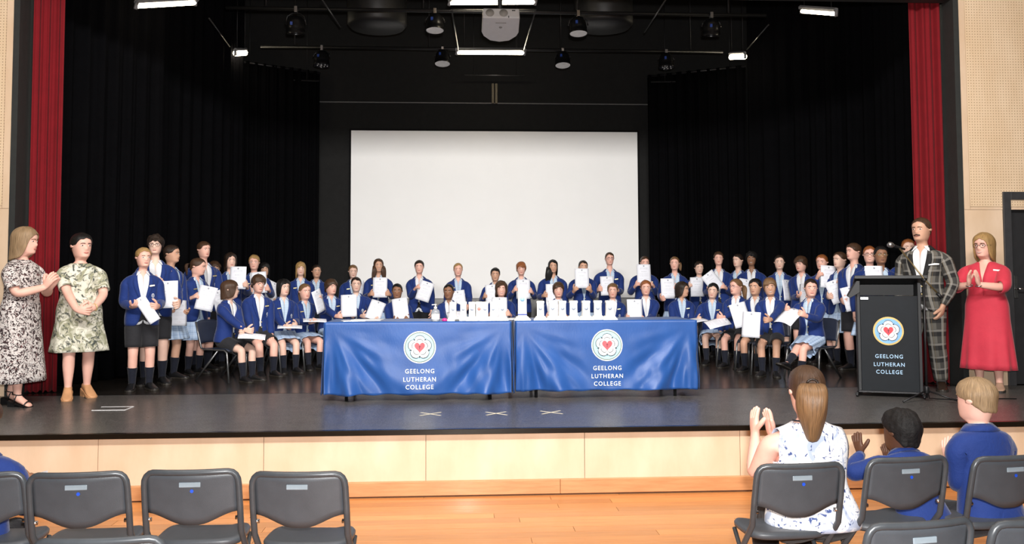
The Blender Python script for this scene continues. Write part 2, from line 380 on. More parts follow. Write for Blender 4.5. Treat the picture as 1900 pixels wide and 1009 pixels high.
# ---------------------------------------------------------------- rig over the stage
def pipe(name, a, b, r, mat, label, cat='pipe', group=None):
    q = MB(); q.tube([V(a) - V(a), V(b) - V(a)], r, 8); o = obj(name, q, mat, None, True); o.location = a; return tag(o, label, cat, group)
PIPE = pm('rig_pipe', (.016, .016, .017), .4, .4); PIPEL = pm('rig_rod_steel', (.09, .09, .09), .35, .8)
B1 = at_y(950, 22, 11.0); B2 = at_y(950, 92, 12.9); B3 = at_y(950, 142, 14.0)
for Bq, nm, x1, x2 in ((B1, 'front', -3.0, 4.0), (B2, 'middle', -3.0, 4.0)):
    pipe('lighting_bar', (x1, Bq.y, Bq.z), (x2, Bq.y, Bq.z), .024, PIPE, nm + ' black lighting bar running across above the stage', 'lighting bar', 'lighting bars')
    bar_ = COL.objects[-1]
    for k in range(4):
        q = MB(); q.tube([(.5 + 2 * k, 0, 0), (.5 + 2 * k, 0, 6.62 - Bq.z)], .010, 6); obj('drop_rod', q, PIPE, bar_, True)
def seg(px1, py1, px2, py2, Y, r, mat, label, name='track_rail', cat='rail'):
    a, b = at_y(px1, py1, Y), at_y(px2, py2, Y); o = pipe(name, a, b, r, mat, label, cat)
    for k in (.15, .85):
        q = MB(); q.tube([(b - a) * k, (b - a) * k + V((0, 0, 6.62 - a.z))], .005, 6); obj('drop_rod', q, PIPE, o, True)
    return o
seg(440, 146, 592, 150, 13.9, .012, PIPE, 'thin dark curtain track above the rear left drape')
seg(862, 139, 975, 140, 13.9, .014, PIPEL, 'thin metal rail above the screen wall')
seg(1208, 152, 1380, 150, 13.9, .012, PIPE, 'thin dark curtain track above the rear right drape')
def rod(p1, Y1, p2, Y2, label): pipe('brace_rod', at_y(*p1, Y1), at_y(*p2, Y2), .010, PIPEL, label, 'rod', 'diagonal brace rods')
rod((388, 34), 10.9, (430, 92), 12.9, 'steel brace rod beside the small left lamp')
rod((598, 0), 10.0, (632, 50), 11.9, 'steel brace rod left of the projector')
rod((1235, 0), 10.0, (1196, 60), 11.9, 'steel brace rod right of the projector')
rod((1426, 46), 10.9, (1386, 92), 12.9, 'steel brace rod beside the small right lamp')
TUBE_E = pm('led_tube', (1, .93, .8), .3, emit=(1, .86, .62, 1), estr=22.)
HOUS = pm('light_housing', (.25, .25, .26), .4)
def led(p1, Y1, p2, Y2, label, gaps=(), r=.022):
    a, b = at_y(*p1, Y1), at_y(*p2, Y2); o = tag(empty('tube_light', a), label, 'light', 'tube lights over the stage'); d = b - a
    q = MB(); q.tube([V((0, 0, 0)), d], r, 10); obj('lamp_tube', q, TUBE_E, o, True)
    q = MB(); up = V((0, .02, .055)); q.tube([up - d * .03, up + d * 1.03], .030, 6); obj('housing', q, HOUS, o)
    for k in (-.02, 1.0):
        q = MB(); q.tube([d * k + V((0, 0, -.03)), d * k + d * .02 + V((0, 0, .05))], .022, 8); obj('end_cap', q, HOUS, o, True)
    q = MB(); 
    for k in (.1, .9):
        q.tube([d * k + up, d * k + up + V((0, 0, 1.2))], .006, 6)
    obj('hanger', q, DKSTEEL, o, True)
    return o
led((849, 98), 12.75, (972, 99), 12.75, 'glowing tube light hanging below the projector')
led((836, 6), 10.75, (992, 5), 10.75, 'glowing tube light just above the projector')
led((254, 12), 9.9, (362, 6), 10.6, 'long glowing tube light at the upper left')
led((1488, 21), 10.6, (1551, 26), 9.9, 'long glowing tube light at the upper right')
led((437, 99), 12.7, (455, 98), 13.1, 'small glowing lamp at left above the drapes', r=.04)
led((1356, 106), 12.9, (1382, 105), 12.6, 'small glowing lamp at right above the drapes', r=.04)
q = MB(); a, b, c, d = at_y(838, 18, 10.9), at_y(994, 18, 10.9), at_y(972, 92, 12.7), at_y(850, 92, 12.7)
for p1, p2 in ((a, b), (b, c), (c, d), (d, a)): q.tube([p1, p2], .012, 6)
tag(obj('hanging_rods', q, PIPEL, None, True), 'rectangle of steel rods hanging around the projector', 'rods')
# projector
PW = pm('projector_white', (.62, .62, .63), .45, var=.03); PG = pm('projector_grille', (.34, .33, .31), .6, bump=.8, bscale=300); PV = pm('projector_dark', (.02, .02, .02), .5)
pc = at_y(930, 33, 10.2); pj = tag(empty('projector', pc), 'white ceiling projector with two round speaker grilles', 'projector'); pj.rotation_euler = (R(-17), 0, 0)
hw = .225; dp = .53
prof = [(-hw, 0), (hw, 0), (hw + .005, .32), (hw - .02, .40), (.12, .50), (0, .53), (-.12, .50), (-hw + .02, .40), (-hw - .005, .32)]
q = MB(); a = q.ring([V((x, y_, 0)) for x, y_ in prof]); b = q.ring([V((x * .98, y_, .135)) for x, y_ in prof]); q.bridge(a, b); q.face(a); q.face(b); obj('casing', q, PW, pj, bevel=.014)
for xx in (-.135, .03):
    q = MB(); q.lathe([(.052, 0), (.050, .006)], 24, 0, M.Translation((xx, -.001, .068)) @ M.Rotation(pi / 2, 4, 'X')); obj('speaker_grille', q, PG, pj, True)
q = MB(); q.box(.13, .172, -.004, .01, .098, .110); obj('socket', q, PV, pj); q = MB(); q.box(.085, .095, -.006, .01, .004, .026); obj('plug', q, PV, pj)
q = MB(); q.tube([(0, .25, .13), (0, .05, 1.6)], .03, 10); obj('mount_pole', q, DKSTEEL, pj, True); q = MB(); q.box(-.09, .09, .15, .35, .13, .16); obj('mount_plate', q, DKSTEEL, pj)
q = MB(); q.box(-.065, .065, .10, .115, -.0025, .001); obj('underside_vent', q, PG, pj); q = MB(); q.lathe([(.02, -.003), (.02, .001)], 14, 0, M.Translation((0, .20, 0))); obj('foot', q, PG, pj, True)
# spotlights
LENS = pm('spot_lens', (.6, .6, .6), .2); LENSD = pm('spot_lens_dark', (.03, .03, .035), .15); BLUEDOT = pm('spot_label_blue', (.02, .06, .30), .4)
CAN = pm('spot_can', (.010, .010, .011), .3, .3)
def spot(px, py, Bq, label, bright, kind=0, tilt=0):
    p = at_y(px, py, Bq.y); o = tag(empty('stage_spotlight', (p.x, Bq.y, Bq.z)), label, 'spotlight', 'spotlights on the bars')
    q = MB(); q.box(-.02, .02, -.035, .035, -.05, .03); obj('clamp', q, CHROME if bright else STEEL, o, bevel=.005)
    zc = p.z - Bq.z
    q = MB(); q.tube([(-.125, 0, zc + .02), (-.11, 0, -.10), (-.05, 0, -.06), (.05, 0, -.06), (.11, 0, -.10), (.125, 0, zc + .02)], .010, 6); obj('yoke', q, CAN, o, True)
    X = M.Translation((0, 0, zc)) @ M.Rotation(R(tilt), 4, 'X')
    q = MB(); q.lathe([(.03, .12), (.07, .115), (.10, .06), (.112, -.02), (.112, -.06), (.118, -.065), (.118, -.10)], 20, 0, X, capt=False); obj('can', q, CAN, o, True)
    q = MB(); q.lathe([(.112, -.092), (.0, -.088)], 20, 0, X, capb=False, capt=False); obj('lens', q, LENS if bright else LENSD, o)
    if kind:
        for i in range(9):
            a = 2.4 * i; q = MB(); rr = .03 * sqrt(i); q.lathe([(.010, -.104), (.010, -.094)], 8, 0, X @ M.Translation((rr * cos(a), rr * sin(a), 0))); obj('led', q, LENS, o, True)
    q = MB(); q.box(-.05, -.02, -.118, -.095, .0, .04, 0, X); obj('control_label', q, BLUEDOT, o)
for a in ((807, 44, B1, 'black spotlight left of the projector on the front bar', 1, 0, -8), (1073, 50, B1, 'black spotlight right of the projector on the front bar', 1, 0, -8), (549, 48, B1, 'dark spotlight at the left of the front bar', 0, 0, 10), (1320, 52, B1, 'dark spotlight at the right of the front bar', 0, 0, 10),
          (821, 108, B2, 'spotlight with pale lens left of the lower tube light', 1, 0, -12), (1044, 111, B2, 'spotlight with pale lens right of the lower tube light', 1, 0, -12), (597, 110, B2, 'dotted spotlight at the left of the middle bar', 0, 1, -5), (1236, 114, B2, 'dotted spotlight at the right of the middle bar', 0, 1, -5)): spot(*a)
# ducts barely seen under the ceiling
DUCT = pm('duct_black', (.009, .009, .0095), .5)
for (px, py, Y, r, ln, lab) in ((700, 20, 12.2, .42, 1.5, 'round black duct drum left of the projector'), (1120, 20, 12.2, .42, 1.5, 'round black duct drum right of the projector')):
    p = at_y(px, py, Y); q = MB(); q.lathe([(r * .9, -.25), (r, -.2), (r, .8)], 28); o = obj('duct_drum', q, DUCT, None, True); o.location = (p.x, Y, p.z); tag(o, lab, 'duct', 'ceiling ducts')
# ================================================================ people
TZ = [.47, .52, .57, .62, .67, .70, .73, .758, .785, .803, .816, .832]
TA_C = [.094, .100, .094, .087, .091, .095, .099, .102, .097, .072, .043, .0315]   # half widths (of stature)
TF_C = [.058, .060, .060, .058, .060, .061, .061, .056, .045, .036, .034, .031]   # front depth
TB_C = [.066, .072, .060, .050, .052, .055, .058, .057, .050, .044, .040, .034]   # back depth
TA_W = [.106, .113, .104, .088, .092, .096, .099, .100, .094, .066, .042, .029]
TF_W = [.062, .066, .066, .062, .070, .078, .077, .064, .048, .036, .033, .029]
TB_W = [.074, .080, .066, .054, .055, .057, .058, .057, .050, .044, .040, .033]
AT, AR = [0, .3, .7, 1, 1.3, 1.7, 2.0], [.036, .033, .029, .026, .0265, .0205, .017]
LT = [0, .12, .35, .65, .88, 1, 1.12, 1.35, 1.65, 1.9, 2]
LR = [.058, .057, .050, .043, .0365, .0355, .033, .035, .0275, .0215, .021]
# head rings: z, front, back, half width (all of head height)
HZ = [-.10, .0, .045, .13, .215, .29, .355, .43, .515, .60, .72, .84, .945]
HF = [.13, .375, .435, .435, .452, .450, .455, .452, .440, .462, .455, .375, .20]
HB = [.31, .31, .33, .36, .395, .43, .455, .475, .495, .505, .50, .44, .27]
HW = [.212, .215, .255, .290, .308, .326, .34, .348, .352, .358, .354, .302, .178]
NOSE = {.29: .02, .355: .105, .43: .075, .515: .015}
SOCK = {.515: -.035, .43: -.008}

SKIN = {'fair': (.80, .53, .43), 'pink': (.82, .48, .39), 'tan': (.62, .36, .25), 'brown': (.29, .145, .085), 'dark': (.095, .042, .024)}
HAIRC = {'black': (.008, .007, .007), 'dark': (.022, .013, .009), 'brown': (.060, .030, .016), 'light': (.17, .092, .042),
         'blond': (.36, .22, .085), 'ash': (.27, .18, .10), 'ginger': (.26, .085, .025), 'redbrown': (.13, .045, .02), 'grey': (.2, .16, .13)}
def skin_mat(k):
    n = 'skin_' + k
    if n in MATS: return MATS[n]
    t = NT(n); c = SKIN[k]; mp = t.coord('Object'); nz = t.noise(mp, 9, 4)
    lo = (c[0] * .93, c[1] * .88, c[2] * .86, 1); hi = (min(1, c[0] * 1.04), c[1] * 1.05, c[2] * 1.04, 1)
    t.color(t.ramp(nz, 'Fac', [(.3, lo), (.7, hi)]).outputs[0]); t.set(Roughness=.52)
    t.b.inputs['Subsurface Weight'].default_value = .0; t.b.inputs['Specular IOR Level'].default_value = .4
    MATS[n] = t.m; return t.m
def hair_mat(k):
    n = 'hair_' + k
    if n in MATS: return MATS[n]
    t = NT(n); c = HAIRC[k]; mp = t.coord('UV', (60, 1.2, 1)); nz = t.noise(mp, 3, 4, .6)
    lo = tuple(x * .55 for x in c) + (1,); hi = tuple(min(1, x * 1.5) for x in c) + (1,)
    t.color(t.ramp(nz, 'Fac', [(.3, lo), (.7, hi)]).outputs[0]); t.set(Roughness=.42); t.b.inputs['Specular IOR Level'].default_value = .35
    t.bump(nz.outputs['Fac'], .6, .006); MATS[n] = t.m; return t.m
def curl_mat(k):
    return pm('hair_curl_' + k, HAIRC[k], .7, 0, .25, .5, 60, 1., 70)
def check_mat(name, base, line, thin, pitch=.062, rough=.8, wide=None):
    """woven check from UV metres: base with crossing lines"""
    if name in MATS: return MATS[name]
    t = NT(name); t.set(Roughness=rough); t.b.inputs['Specular IOR Level'].default_value = .25
    tc = t.n('TexCoord'); sx = t.n('SeparateXYZ'); t.l(tc, 'UV', sx, 0)
    cur = base
    nz = t.noise(t.coord('Object'), 7); 
    def stripes(axis, period, width, phase):
        a = t.math('MULTIPLY', sx.outputs[axis], 1 / period); a = t.math('ADD', a, phase); a = t.math('FRACT', a)
        return t.math('LESS_THAN', a, width)
    sets = wide or [(0, pitch, .10, 0, line, .75), (1, pitch, .10, 0, line, .75), (0, pitch, .07, .45, thin, .5), (1, pitch, .07, .45, thin, .5)]
    for ax, per, wd, ph, c, f in sets:
        m = t.math('MULTIPLY', stripes(ax, per, wd, ph), f); cur = t.mix(m, cur, c)
    t.color(cur); n2 = t.noise(t.coord('UV', (1, 1, 1)), 300, 2); t.bump(n2.outputs['Fac'], .2, .002)
    MATS[name] = t.m; return t.m
def print_mat(name, bg, cols, scale=14, thr=.5, warp=.35):
    """blotchy leaf and scroll print"""
    if name in MATS: return MATS[name]
    t = NT(name); t.set(Roughness=.75); t.b.inputs['Specular IOR Level'].default_value = .25
    mp = t.coord('Object'); nz = t.noise(mp, scale * .5, 2)
    ad = t.n('Mix', data_type='VECTOR', i_0=warp * .25); t.l(mp, 0, ad, 4); t.l(nz, 'Color', ad, 5)
    cur = bg
    for i, (c, sc, lo, hi) in enumerate(cols):
        n = t.n('TexNoise', i_Scale=scale * sc, i_Detail=2.5, i_Distortion=1.6 + .5 * i); t.l(ad, 1, n, 'Vector')
        x = t.n('MapRange'); x.inputs[1].default_value = lo; x.inputs[2].default_value = hi; t.l(n, 'Fac', x, 0)
        cur = t.mix(x.outputs[0], cur, c)
    t.color(cur); MATS[name] = t.m; return t.m

BLUE = cloth_mat('blazer_blue', (.0095, .031, .165), .78, .25, .2)
SHIRT = cloth_mat('shirt_white', (.78, .80, .84), .8, .15, .05)
PALE = check_mat('shirt_pale_blue', (.50, .63, .78, 1), (.62, .72, .84, 1), (.35, .47, .66, 1), .03)
SKIRT = check_mat('skirt_check', (.44, .57, .77, 1), (.26, .37, .58, 1), (.68, .76, .87, 1), .075)
SHORT = cloth_mat('shorts_charcoal', (.022, .022, .026), .85, .25, .1)
TROUS = cloth_mat('trousers_black', (.010, .010, .013), .85, .2, .1)
NAVY = cloth_mat('sock_navy', (.010, .012, .022), .9, .4, .1)
SHOE = pm('shoe_black', (.010, .010, .011), .32, 0, .5, .2, 20, .1, 90)
SOLE = pm('shoe_sole', (.022, .018, .014), .6)
EYEW = pm('eye_white', (.72, .70, .68), .25, var=.03)
IRIS = {k: pm('iris_' + k, c, .2) for k, c in (('brown', (.035, .016, .008)), ('blue', (.05, .09, .14)))}
LIP = {k: pm('lip_' + k, c, .45) for k, c in (('fair', (.50, .17, .15)), ('pink', (.52, .16, .14)), ('tan', (.34, .12, .095)), ('brown', (.16, .055, .045)), ('dark', (.085, .03, .026)))}
TEETH = pm('teeth', (.8, .78, .72), .3, var=.02)
GOLD = pm('pin_gold', (.75, .62, .30), .35, .6)
BADGE = pm('badge_thread', (.62, .65, .72), .7, var=.3, nscale=120)
FRAMEM = pm('glasses_frame', (.012, .011, .011), .3)

class Person:
    def __init__(s, H, w=1., adult=False, woman=False, hh=None, seated=False, seat=.44, lean=0., hyaw=0., hpitch=0., hroll=0., lv=1, legs=None, twist=0., curl=.45, arms=None, belly=0.):
        s.H, s.w, s.lv = H, w, lv; s.adult = adult
        s.hh = hh or (.196 if not adult else .235)
        s.TA, s.TF, s.TB = (TA_W, TF_W, TB_W) if woman else (TA_C, TF_C, TB_C)
        s.belly = belly
        s.hip = V((0, 0, (seat + .048 * H) if seated else .50 * H))
        s.TM = M.Translation(s.hip) @ M.Rotation(lean, 4, 'X') @ M.Rotation(twist, 4, 'Z')
        piv = s.TM @ V((0, .004 * H, (.838 - .5) * H))
        s.HM = M.Translation(piv) @ M.Rotation(hyaw, 4, 'Z') @ M.Rotation(hpitch, 4, 'X') @ M.Rotation(hroll, 4, 'Y') @ M.Translation((0, -.012 * H, (H - s.hh) - .838 * H))
        s.seated = seated
        # ---- legs
        s.leg = {}
        for sd in (1, -1):
            hj = V((sd * .050 * H * (1 + .3 * (w - 1)), 0, s.hip.z - .012 * H)); l1, l2 = .235 * H, .215 * H
            an, pole, toe = None, V((sd * .12, -1, .1)), sd * .25
            if legs and sd in legs:
                d = legs[sd]; an = V(d['ankle']); pole = V(d.get('pole', pole)); toe = d.get('toe', toe)
            elif seated: an = V((sd * .055 * H, -.235 * H, .046 * H)); pole = V((sd * .1, -.6, 1))
            else: an = V((sd * .056 * H, .012 * H, .046 * H))
            if not seated and (an - hj).length < .99 * (l1 + l2): k_ = (an - hj).length * 1.006 / (l1 + l2); l1 *= k_; l2 *= k_
            kn, an = s.ik(hj, an, l1, l2, pole); s.leg[sd] = (hj, kn, an, toe, (legs or {}).get(sd, {}).get('fp', 0))
        # ---- arms
        s.arm = {}
        for sd in (1, -1):
            sh = s.TM @ V((sd * .098 * H * w, .004 * H, (.772 - .5) * H)); l1, l2 = .165 * H, .148 * H
            a = (arms or {}).get(sd) or s.rest(sd)
            wr = V(a['wrist']); pole = V(a.get('pole', (sd * .32, .7, -.7)))
            el, wr = s.ik(sh, wr, l1, l2, pole)
            fd = V(a['fd']).normalized() if 'fd' in a else (wr - el).normalized()
            pn = V(a.get('palm', (-sd, 0, 0))); n = -(pn - fd * pn.dot(fd)).normalized()
            s.arm[sd] = (sh, el, wr, fd, n, a.get('curl', curl), a.get('thumb', .5))
    def rest(s, sd):
        H = s.H
        if s.seated:
            k = s.leg[sd][1]; return dict(wrist=V((sd * .075 * H, k.y * .62, k.z + .052 * H)), fd=(-sd * .45, -.85, -.25), palm=(0, -.15, -1), curl=.3)
        return dict(wrist=s.TM @ V((sd * .122 * H * s.w, -.025 * H, -.03 * H)), fd=(-sd * .05, -.15, -1), palm=(-sd, .15, 0), curl=.45)
    @staticmethod
    def ik(a, t, l1, l2, pole):
        d = t - a; L = d.length
        mx = (l1 + l2) * .997
        if L > mx: t = a + d * (mx / L); d = t - a; L = mx
        L = max(L, abs(l1 - l2) + .02)
        x = (l1 * l1 - l2 * l2 + L * L) / (2 * L); h = sqrt(max(0, l1 * l1 - x * x)); u = d.normalized()
        p = pole - u * pole.dot(u); p = p.normalized() if p.length > 1e-5 else u.orthogonal().normalized()
        return a + u * x + p * h, t
    # ---- surfaces
    def tpt(s, z, phi, off=0., local=False):
        H = s.H; a = interp(TZ, s.TA, z) * H * s.w + off
        bw = 1 + (s.w - 1) * .8 + s.belly * exp(-((z - .60) / .07) ** 2)
        b = (interp(TZ, s.TF, z) if cos(phi) > 0 else interp(TZ, s.TB, z)) * H * (bw if cos(phi) > 0 else 1 + (s.w - 1) * .7) + off
        e = .86 if z < .80 else 1.
        p = V((a * sgnpow(sin(phi), e), -b * sgnpow(cos(phi), e), (z - .5) * H))
        return p if local else s.TM @ p
    def hpt(s, z, phi, off=0., local=False):
        h = s.hh; w = interp(HZ, HW, z); f = interp(HZ, HF, z); b = interp(HZ, HB, z)
        if z > .945:
            k = sqrt(max(0, 1 - ((z - .945) / .075) ** 2)); w *= k; f *= k; b *= k
        d = f if cos(phi) > 0 else b
        e = .9
        p = V(((w * h + off) * sgnpow(sin(phi), e), -(d * h + off) * sgnpow(cos(phi), e), z * h))
        return p if local else s.HM @ p
    def aring(s, sd, t, off=0.):
        sh, el, wr, fd, n = s.arm[sd][:5]
        d1 = (el - sh).normalized(); d2 = (wr - el).normalized()
        tr = s.TM.to_3x3(); d0 = tr @ V((sd, 0, 0)); u = tr @ V((0, 0, 1)); f = tr @ V((0, -1, 0))
        q1 = d0.rotation_difference(d1); u1, f1 = q1 @ u, q1 @ f
        q2 = d1.rotation_difference(d2); u2, f2 = q2 @ u1, q2 @ f1
        k = smooth((t - .8) / .4); u = u1.lerp(u2, k).normalized(); f = f1.lerp(f2, k)
        c = sh.lerp(el, t) if t <= 1 else el.lerp(wr, t - 1)
        if .8 < t < 1.2:
            m = (sh + wr) / 2; c = c.lerp(m, .05 * (1 - abs(t - 1) / .2))
        d = d1.lerp(d2, k).normalized(); f = (f - d * f.dot(d)).normalized(); u = (u - d * u.dot(d) - f * u.dot(f)).normalized()
        th = atan2(n.dot(f2), n.dot(u2)) * smooth((t - 1) / 1.0) if t > 1 else 0
        uu = u * cos(th) + f * sin(th); ff = f * cos(th) - u * sin(th)
        r = interp(AT, AR, t) * s.H * (1 + (s.w - 1) * .7); fl = smooth((t - 1.4) / .6)
        ru, rf = r * (1 - .22 * fl) + off, r * (1 + .12 * fl) + off
        return [c + ff * (rf * cos(R(18 + 36 * j))) + uu * (ru * sin(R(18 + 36 * j))) for j in range(10)]
    def lring(s, sd, t, off=0., offy=None, n=10):
        hj, kn, an = s.leg[sd][:3]; d1 = (kn - hj).normalized(); d2 = (an - kn).normalized()
        d0 = V((0, 0, -1)); q1 = d0.rotation_difference(d1); o1, f1 = q1 @ V((sd, 0, 0)), q1 @ V((0, -1, 0))
        q2 = d1.rotation_difference(d2); o2, f2 = q2 @ o1, q2 @ f1
        k = smooth((t - .8) / .4); d = d1.lerp(d2, k).normalized(); f = f1.lerp(f2, k); f = (f - d * f.dot(d)).normalized(); o = o1.lerp(o2, k); o = (o - d * o.dot(d) - f * o.dot(f)).normalized()
        c = hj.lerp(kn, t) if t <= 1 else kn.lerp(an, t - 1)
        r = interp(LT, LR, t) * s.H * (1 + (s.w - 1) * .8)
        bk = .006 * s.H * exp(-((t - 1.35) / .22) ** 2)
        return [c + f * ((r + off) * cos(a) - bk) + o * ((r + off) * sin(a)) for a in [R(-54 + 360 / n * j) for j in range(n)]]
    # ---- skin
    def body(s, root, skin):
        mb = MB(); H = s.H; NC = 16; ph = [2 * pi * k / NC for k in range(NC)]
        rows = [mb.ring([s.tpt(z, p) for p in ph]) for z in TZ]
        holes = set((r, c) for r in (5, 6, 7) for c in (3, 4, 11, 12))
        for r in range(len(rows) - 1):
            for c in range(NC):
                if (r, c) in holes: continue
                d = (c + 1) % NC; mb.face((rows[r][c], rows[r][d], rows[r + 1][d], rows[r + 1][c]))
        for sd in (1, -1):
            c3, c4, c5 = (3, 4, 5) if sd > 0 else (13, 12, 11); b0, b1, b2, b3 = rows[5:9]
            prev = [b2[c3], b3[c3], b3[c4], b3[c5], b2[c5], b1[c5], b0[c5], b0[c4], b0[c3], b1[c3]]
            for t in (.12, .4, .75, .95, 1.08, 1.35, 1.7, 1.95):
                rg = mb.ring(s.aring(sd, t)); mb.bridge(prev, rg); prev = rg
            s.hand(mb, sd, prev)
            # leg
            cols = list(range(0, 9)) if sd > 0 else [0] + list(range(15, 7, -1))
            if sd > 0: crotch = mb.add((s.tpt(.47, 0) + s.tpt(.47, pi)) / 2 + V((0, 0, -.02 * H)))
            prev = [rows[0][c] for c in cols] + [crotch]
            for t in (.14, .35, .65, .86, 1.0, 1.14, 1.36, 1.65, 1.9, 2.0):
                rg = mb.ring(s.lring(sd, t)); mb.bridge(prev, rg); prev = rg
            c0, fw, ot, up = s.footframe(sd)
            def el(c, nf, hw, hv): return [c + ot * (hw * sin(a)) + nf * (hv * cos(a)) for a in [R(-54 + 36 * j) for j in range(10)]]
            for (a, b, nf, hw, hv) in ((.010, -.020, (fw + up).normalized(), .022, .029), (.050, -.026, up, .024, .017), (.085, -.033, up, .026, .011), (.106, -.036, up, .018, .007)):
                rg = mb.ring(el(c0 + fw * a * H + up * b * H, nf, hw * H, hv * H)); mb.bridge(prev, rg); prev = rg
            mb.face(prev)
        # neck and head
        prev = rows[-1]; hr = []
        for z, f in zip(HZ, HF):
            pts = []
            for k, p in enumerate(ph):
                q = s.hpt(z, p, 0, True)
                kk = min(k, NC - k)
                if kk == 0: q.y -= NOSE.get(z, 0) * s.hh * 1.15
                if kk == 1:
                    q.y -= SOCK.get(z, 0) * s.hh
                    if z == .355: q.x *= .66
                    if z == .43: q.x *= .9
                if z == .045 and kk <= 1: q.y -= .012 * s.hh
                if z == .29 and kk == 1: q.y -= .008 * s.hh
                pts.append(s.HM @ q)
            rg = mb.ring(pts); mb.bridge(prev, rg); prev = rg; hr.append(rg)
        mb.cap(prev, s.HM @ V((0, -.005, 1.005 * s.hh)))
        for sd in (1, -1):   # ears
            c, d = (4, 5) if sd > 0 else (12, 11)
            q = [hr[7][c], hr[7][d], hr[8][d], hr[8][c]]
            lo = [hr[6][c], hr[6][d], hr[7][d], hr[7][c]]
            rt = s.HM.to_3x3(); o = rt @ V((sd, 0, 0)); bk = rt @ V((0, 1, 0)); up = rt @ V((0, 0, 1)); hh = s.hh
            n1 = mb.ring([mb.v[q[0]] + o * .045 * hh - up * .05 * hh + bk * .00 * hh, mb.v[q[1]] + o * .075 * hh + bk * .02 * hh - up * .04 * hh,
                          mb.v[q[2]] + o * .095 * hh + bk * .03 * hh + up * .055 * hh, mb.v[q[3]] + o * .05 * hh + bk * .02 * hh + up * .05 * hh])
            mb.bridge(q, n1); mb.face(n1)
        o = obj('body', mb, skin, root, True, s.lv); return o
    def footframe(s, sd):
        an, toe, fp = s.leg[sd][2], s.leg[sd][3], s.leg[sd][4]
        fw = V((sin(toe), -cos(toe), 0)); up = V((0, 0, 1))
        if fp:
            ax = up.cross(fw).normalized(); q = Q(ax, fp); fw = q @ fw; up = q @ up
        ot = fw.cross(up) * -sd * -1
        ot = (up.cross(fw) if sd < 0 else fw.cross(up)) * 1
        if ot.x * sd < 0: ot = -ot
        return an, fw, ot, up
    def hand(s, mb, sd, prev):
        H = s.H * .93; sh, el, wr, fd, n, curl, thm = s.arm[sd]; ts = fd.cross(n) * sd
        def palm(a, hw, th):
            c = wr + fd * a * H
            top = [c + ts * (hw * H * (1 - k / 2)) + n * th * H * (1 if 0 < k < 4 else .6) for k in range(5)]
            bot = [c + ts * (hw * H * (1 - k / 2)) - n * th * H * (1 if 0 < k < 4 else .6) for k in range(4, -1, -1)]
            return mb.ring(top + bot)
        p1 = palm(.010, .021, .0135); p2 = palm(.033, .027, .0145); K = palm(.054, .0275, .0115)
        mb.bridge(prev, p1)
        for i in range(10):
            if i != 9: mb.face((p1[i], p1[(i + 1) % 10], p2[(i + 1) % 10], p2[i]))
            mb.face((p2[i], p2[(i + 1) % 10], K[(i + 1) % 10], K[i]))
        for m, ln in enumerate((.046, .051, .047, .038)):
            q = [K[m], K[m + 1], K[8 - m], K[9 - m]]
            c = sum((mb.v[i] for i in q), V()) / 4; d = (fd + ts * (.10 * (1.5 - m))).normalized(); nn = n.copy()
            for j, (fr, an) in enumerate(((.44, .75), (.30, 1.0), (.26, .7))):
                rot = Q(d.cross(nn), -0) ; ax = nn.cross(d)
                qq = Q(ax.normalized(), -curl * an * 1.25 * -1)
                d2 = (d * cos(curl * an * 1.25) - nn * sin(curl * an * 1.25)).normalized(); nn = (nn * cos(curl * an * 1.25) + d * sin(curl * an * 1.25)).normalized(); d = d2
                c = c + d * ln * fr * H; a = (.0088, .0082, .0062)[j] * H; b = (.0088, .0080, .0058)[j] * H
                r2 = mb.ring([c + ts * a + nn * b, c - ts * a + nn * b, c - ts * a - nn * b, c + ts * a - nn * b]); mb.bridge(q, r2); q = r2
            mb.face(q)
        q = [p1[0], p2[0], p2[9], p1[9]]; c = sum((mb.v[i] for i in q), V()) / 4
        d = (ts * .75 + fd * .65 - n * .25).normalized()
        for j, ln in enumerate((.022, .020, .016)):
            e1 = (fd - d * fd.dot(d)).normalized(); e2 = (n - d * n.dot(d) - e1 * n.dot(e1)).normalized()
            c = c + d * ln * H; a = (.0112, .0098, .0072)[j] * H; b = (.0105, .0090, .0065)[j] * H
            r2 = mb.ring([c - e1 * a + e2 * b, c + e1 * a + e2 * b, c + e1 * a - e2 * b, c - e1 * a - e2 * b]); mb.bridge(q, r2); q = r2
            d = (d + fd * .45 * thm - n * .35 * thm).normalized()
        mb.face(q)
    # ---- face parts
    def face(s, root, skin, browm, iris='brown', smile=0., mouth=1., must=None):
        h = s.hh; X = s.HM
        for sd in (1, -1):
            c = s.hpt(.505, sd * R(23), 0, True); c.y += .016 * h
            mb = MB(); rings = []
            for rr in (.42, .5, 1.):
                pts = []
                for i in range(12):
                    a = 2 * pi * i / 12; x = .060 * h * rr * cos(a); z = .026 * h * min(rr * 1.25, 1) * sin(a) * (1 if rr < 1 else .95)
                    if rr < .6: x *= .98; z = .026 * h * rr * 1.75 * sin(a)
                    pts.append(X @ (c + V((x, -.030 * h * (1 - rr * rr * .75) + abs(x) * .18 * sd * (1 if x * sd > 0 else -1) * sd, z))))
                rings.append(mb.ring(pts))
            mb.cap(rings[0], X @ (c + V((0, -.031 * h, 0))), 1); mb.bridge(rings[0], rings[1], True, 1); mb.bridge(rings[1], rings[2], True, 0)
            obj('eye', mb, [EYEW, IRIS[iris]], root, True)
            mb = MB(); pr = None
            for i in range(6):
                t = i / 5; ang = sd * R(8 + 30 * t); z = .585 + .022 * sin(pi * (t * .8 + .1)) - .012 * t
                o = s.hpt(z, ang, -.004, True); th = .013 * h * (1.1 - .6 * t)
                rg = mb.ring([X @ (o + V((0, -.030 * h, th))), X @ (o + V((0, -.036 * h, 0))), X @ (o + V((0, -.030 * h, -th))), X @ (o + V((0, .02 * h, 0)))])
                if pr: mb.bridge(pr, rg)
                pr = rg
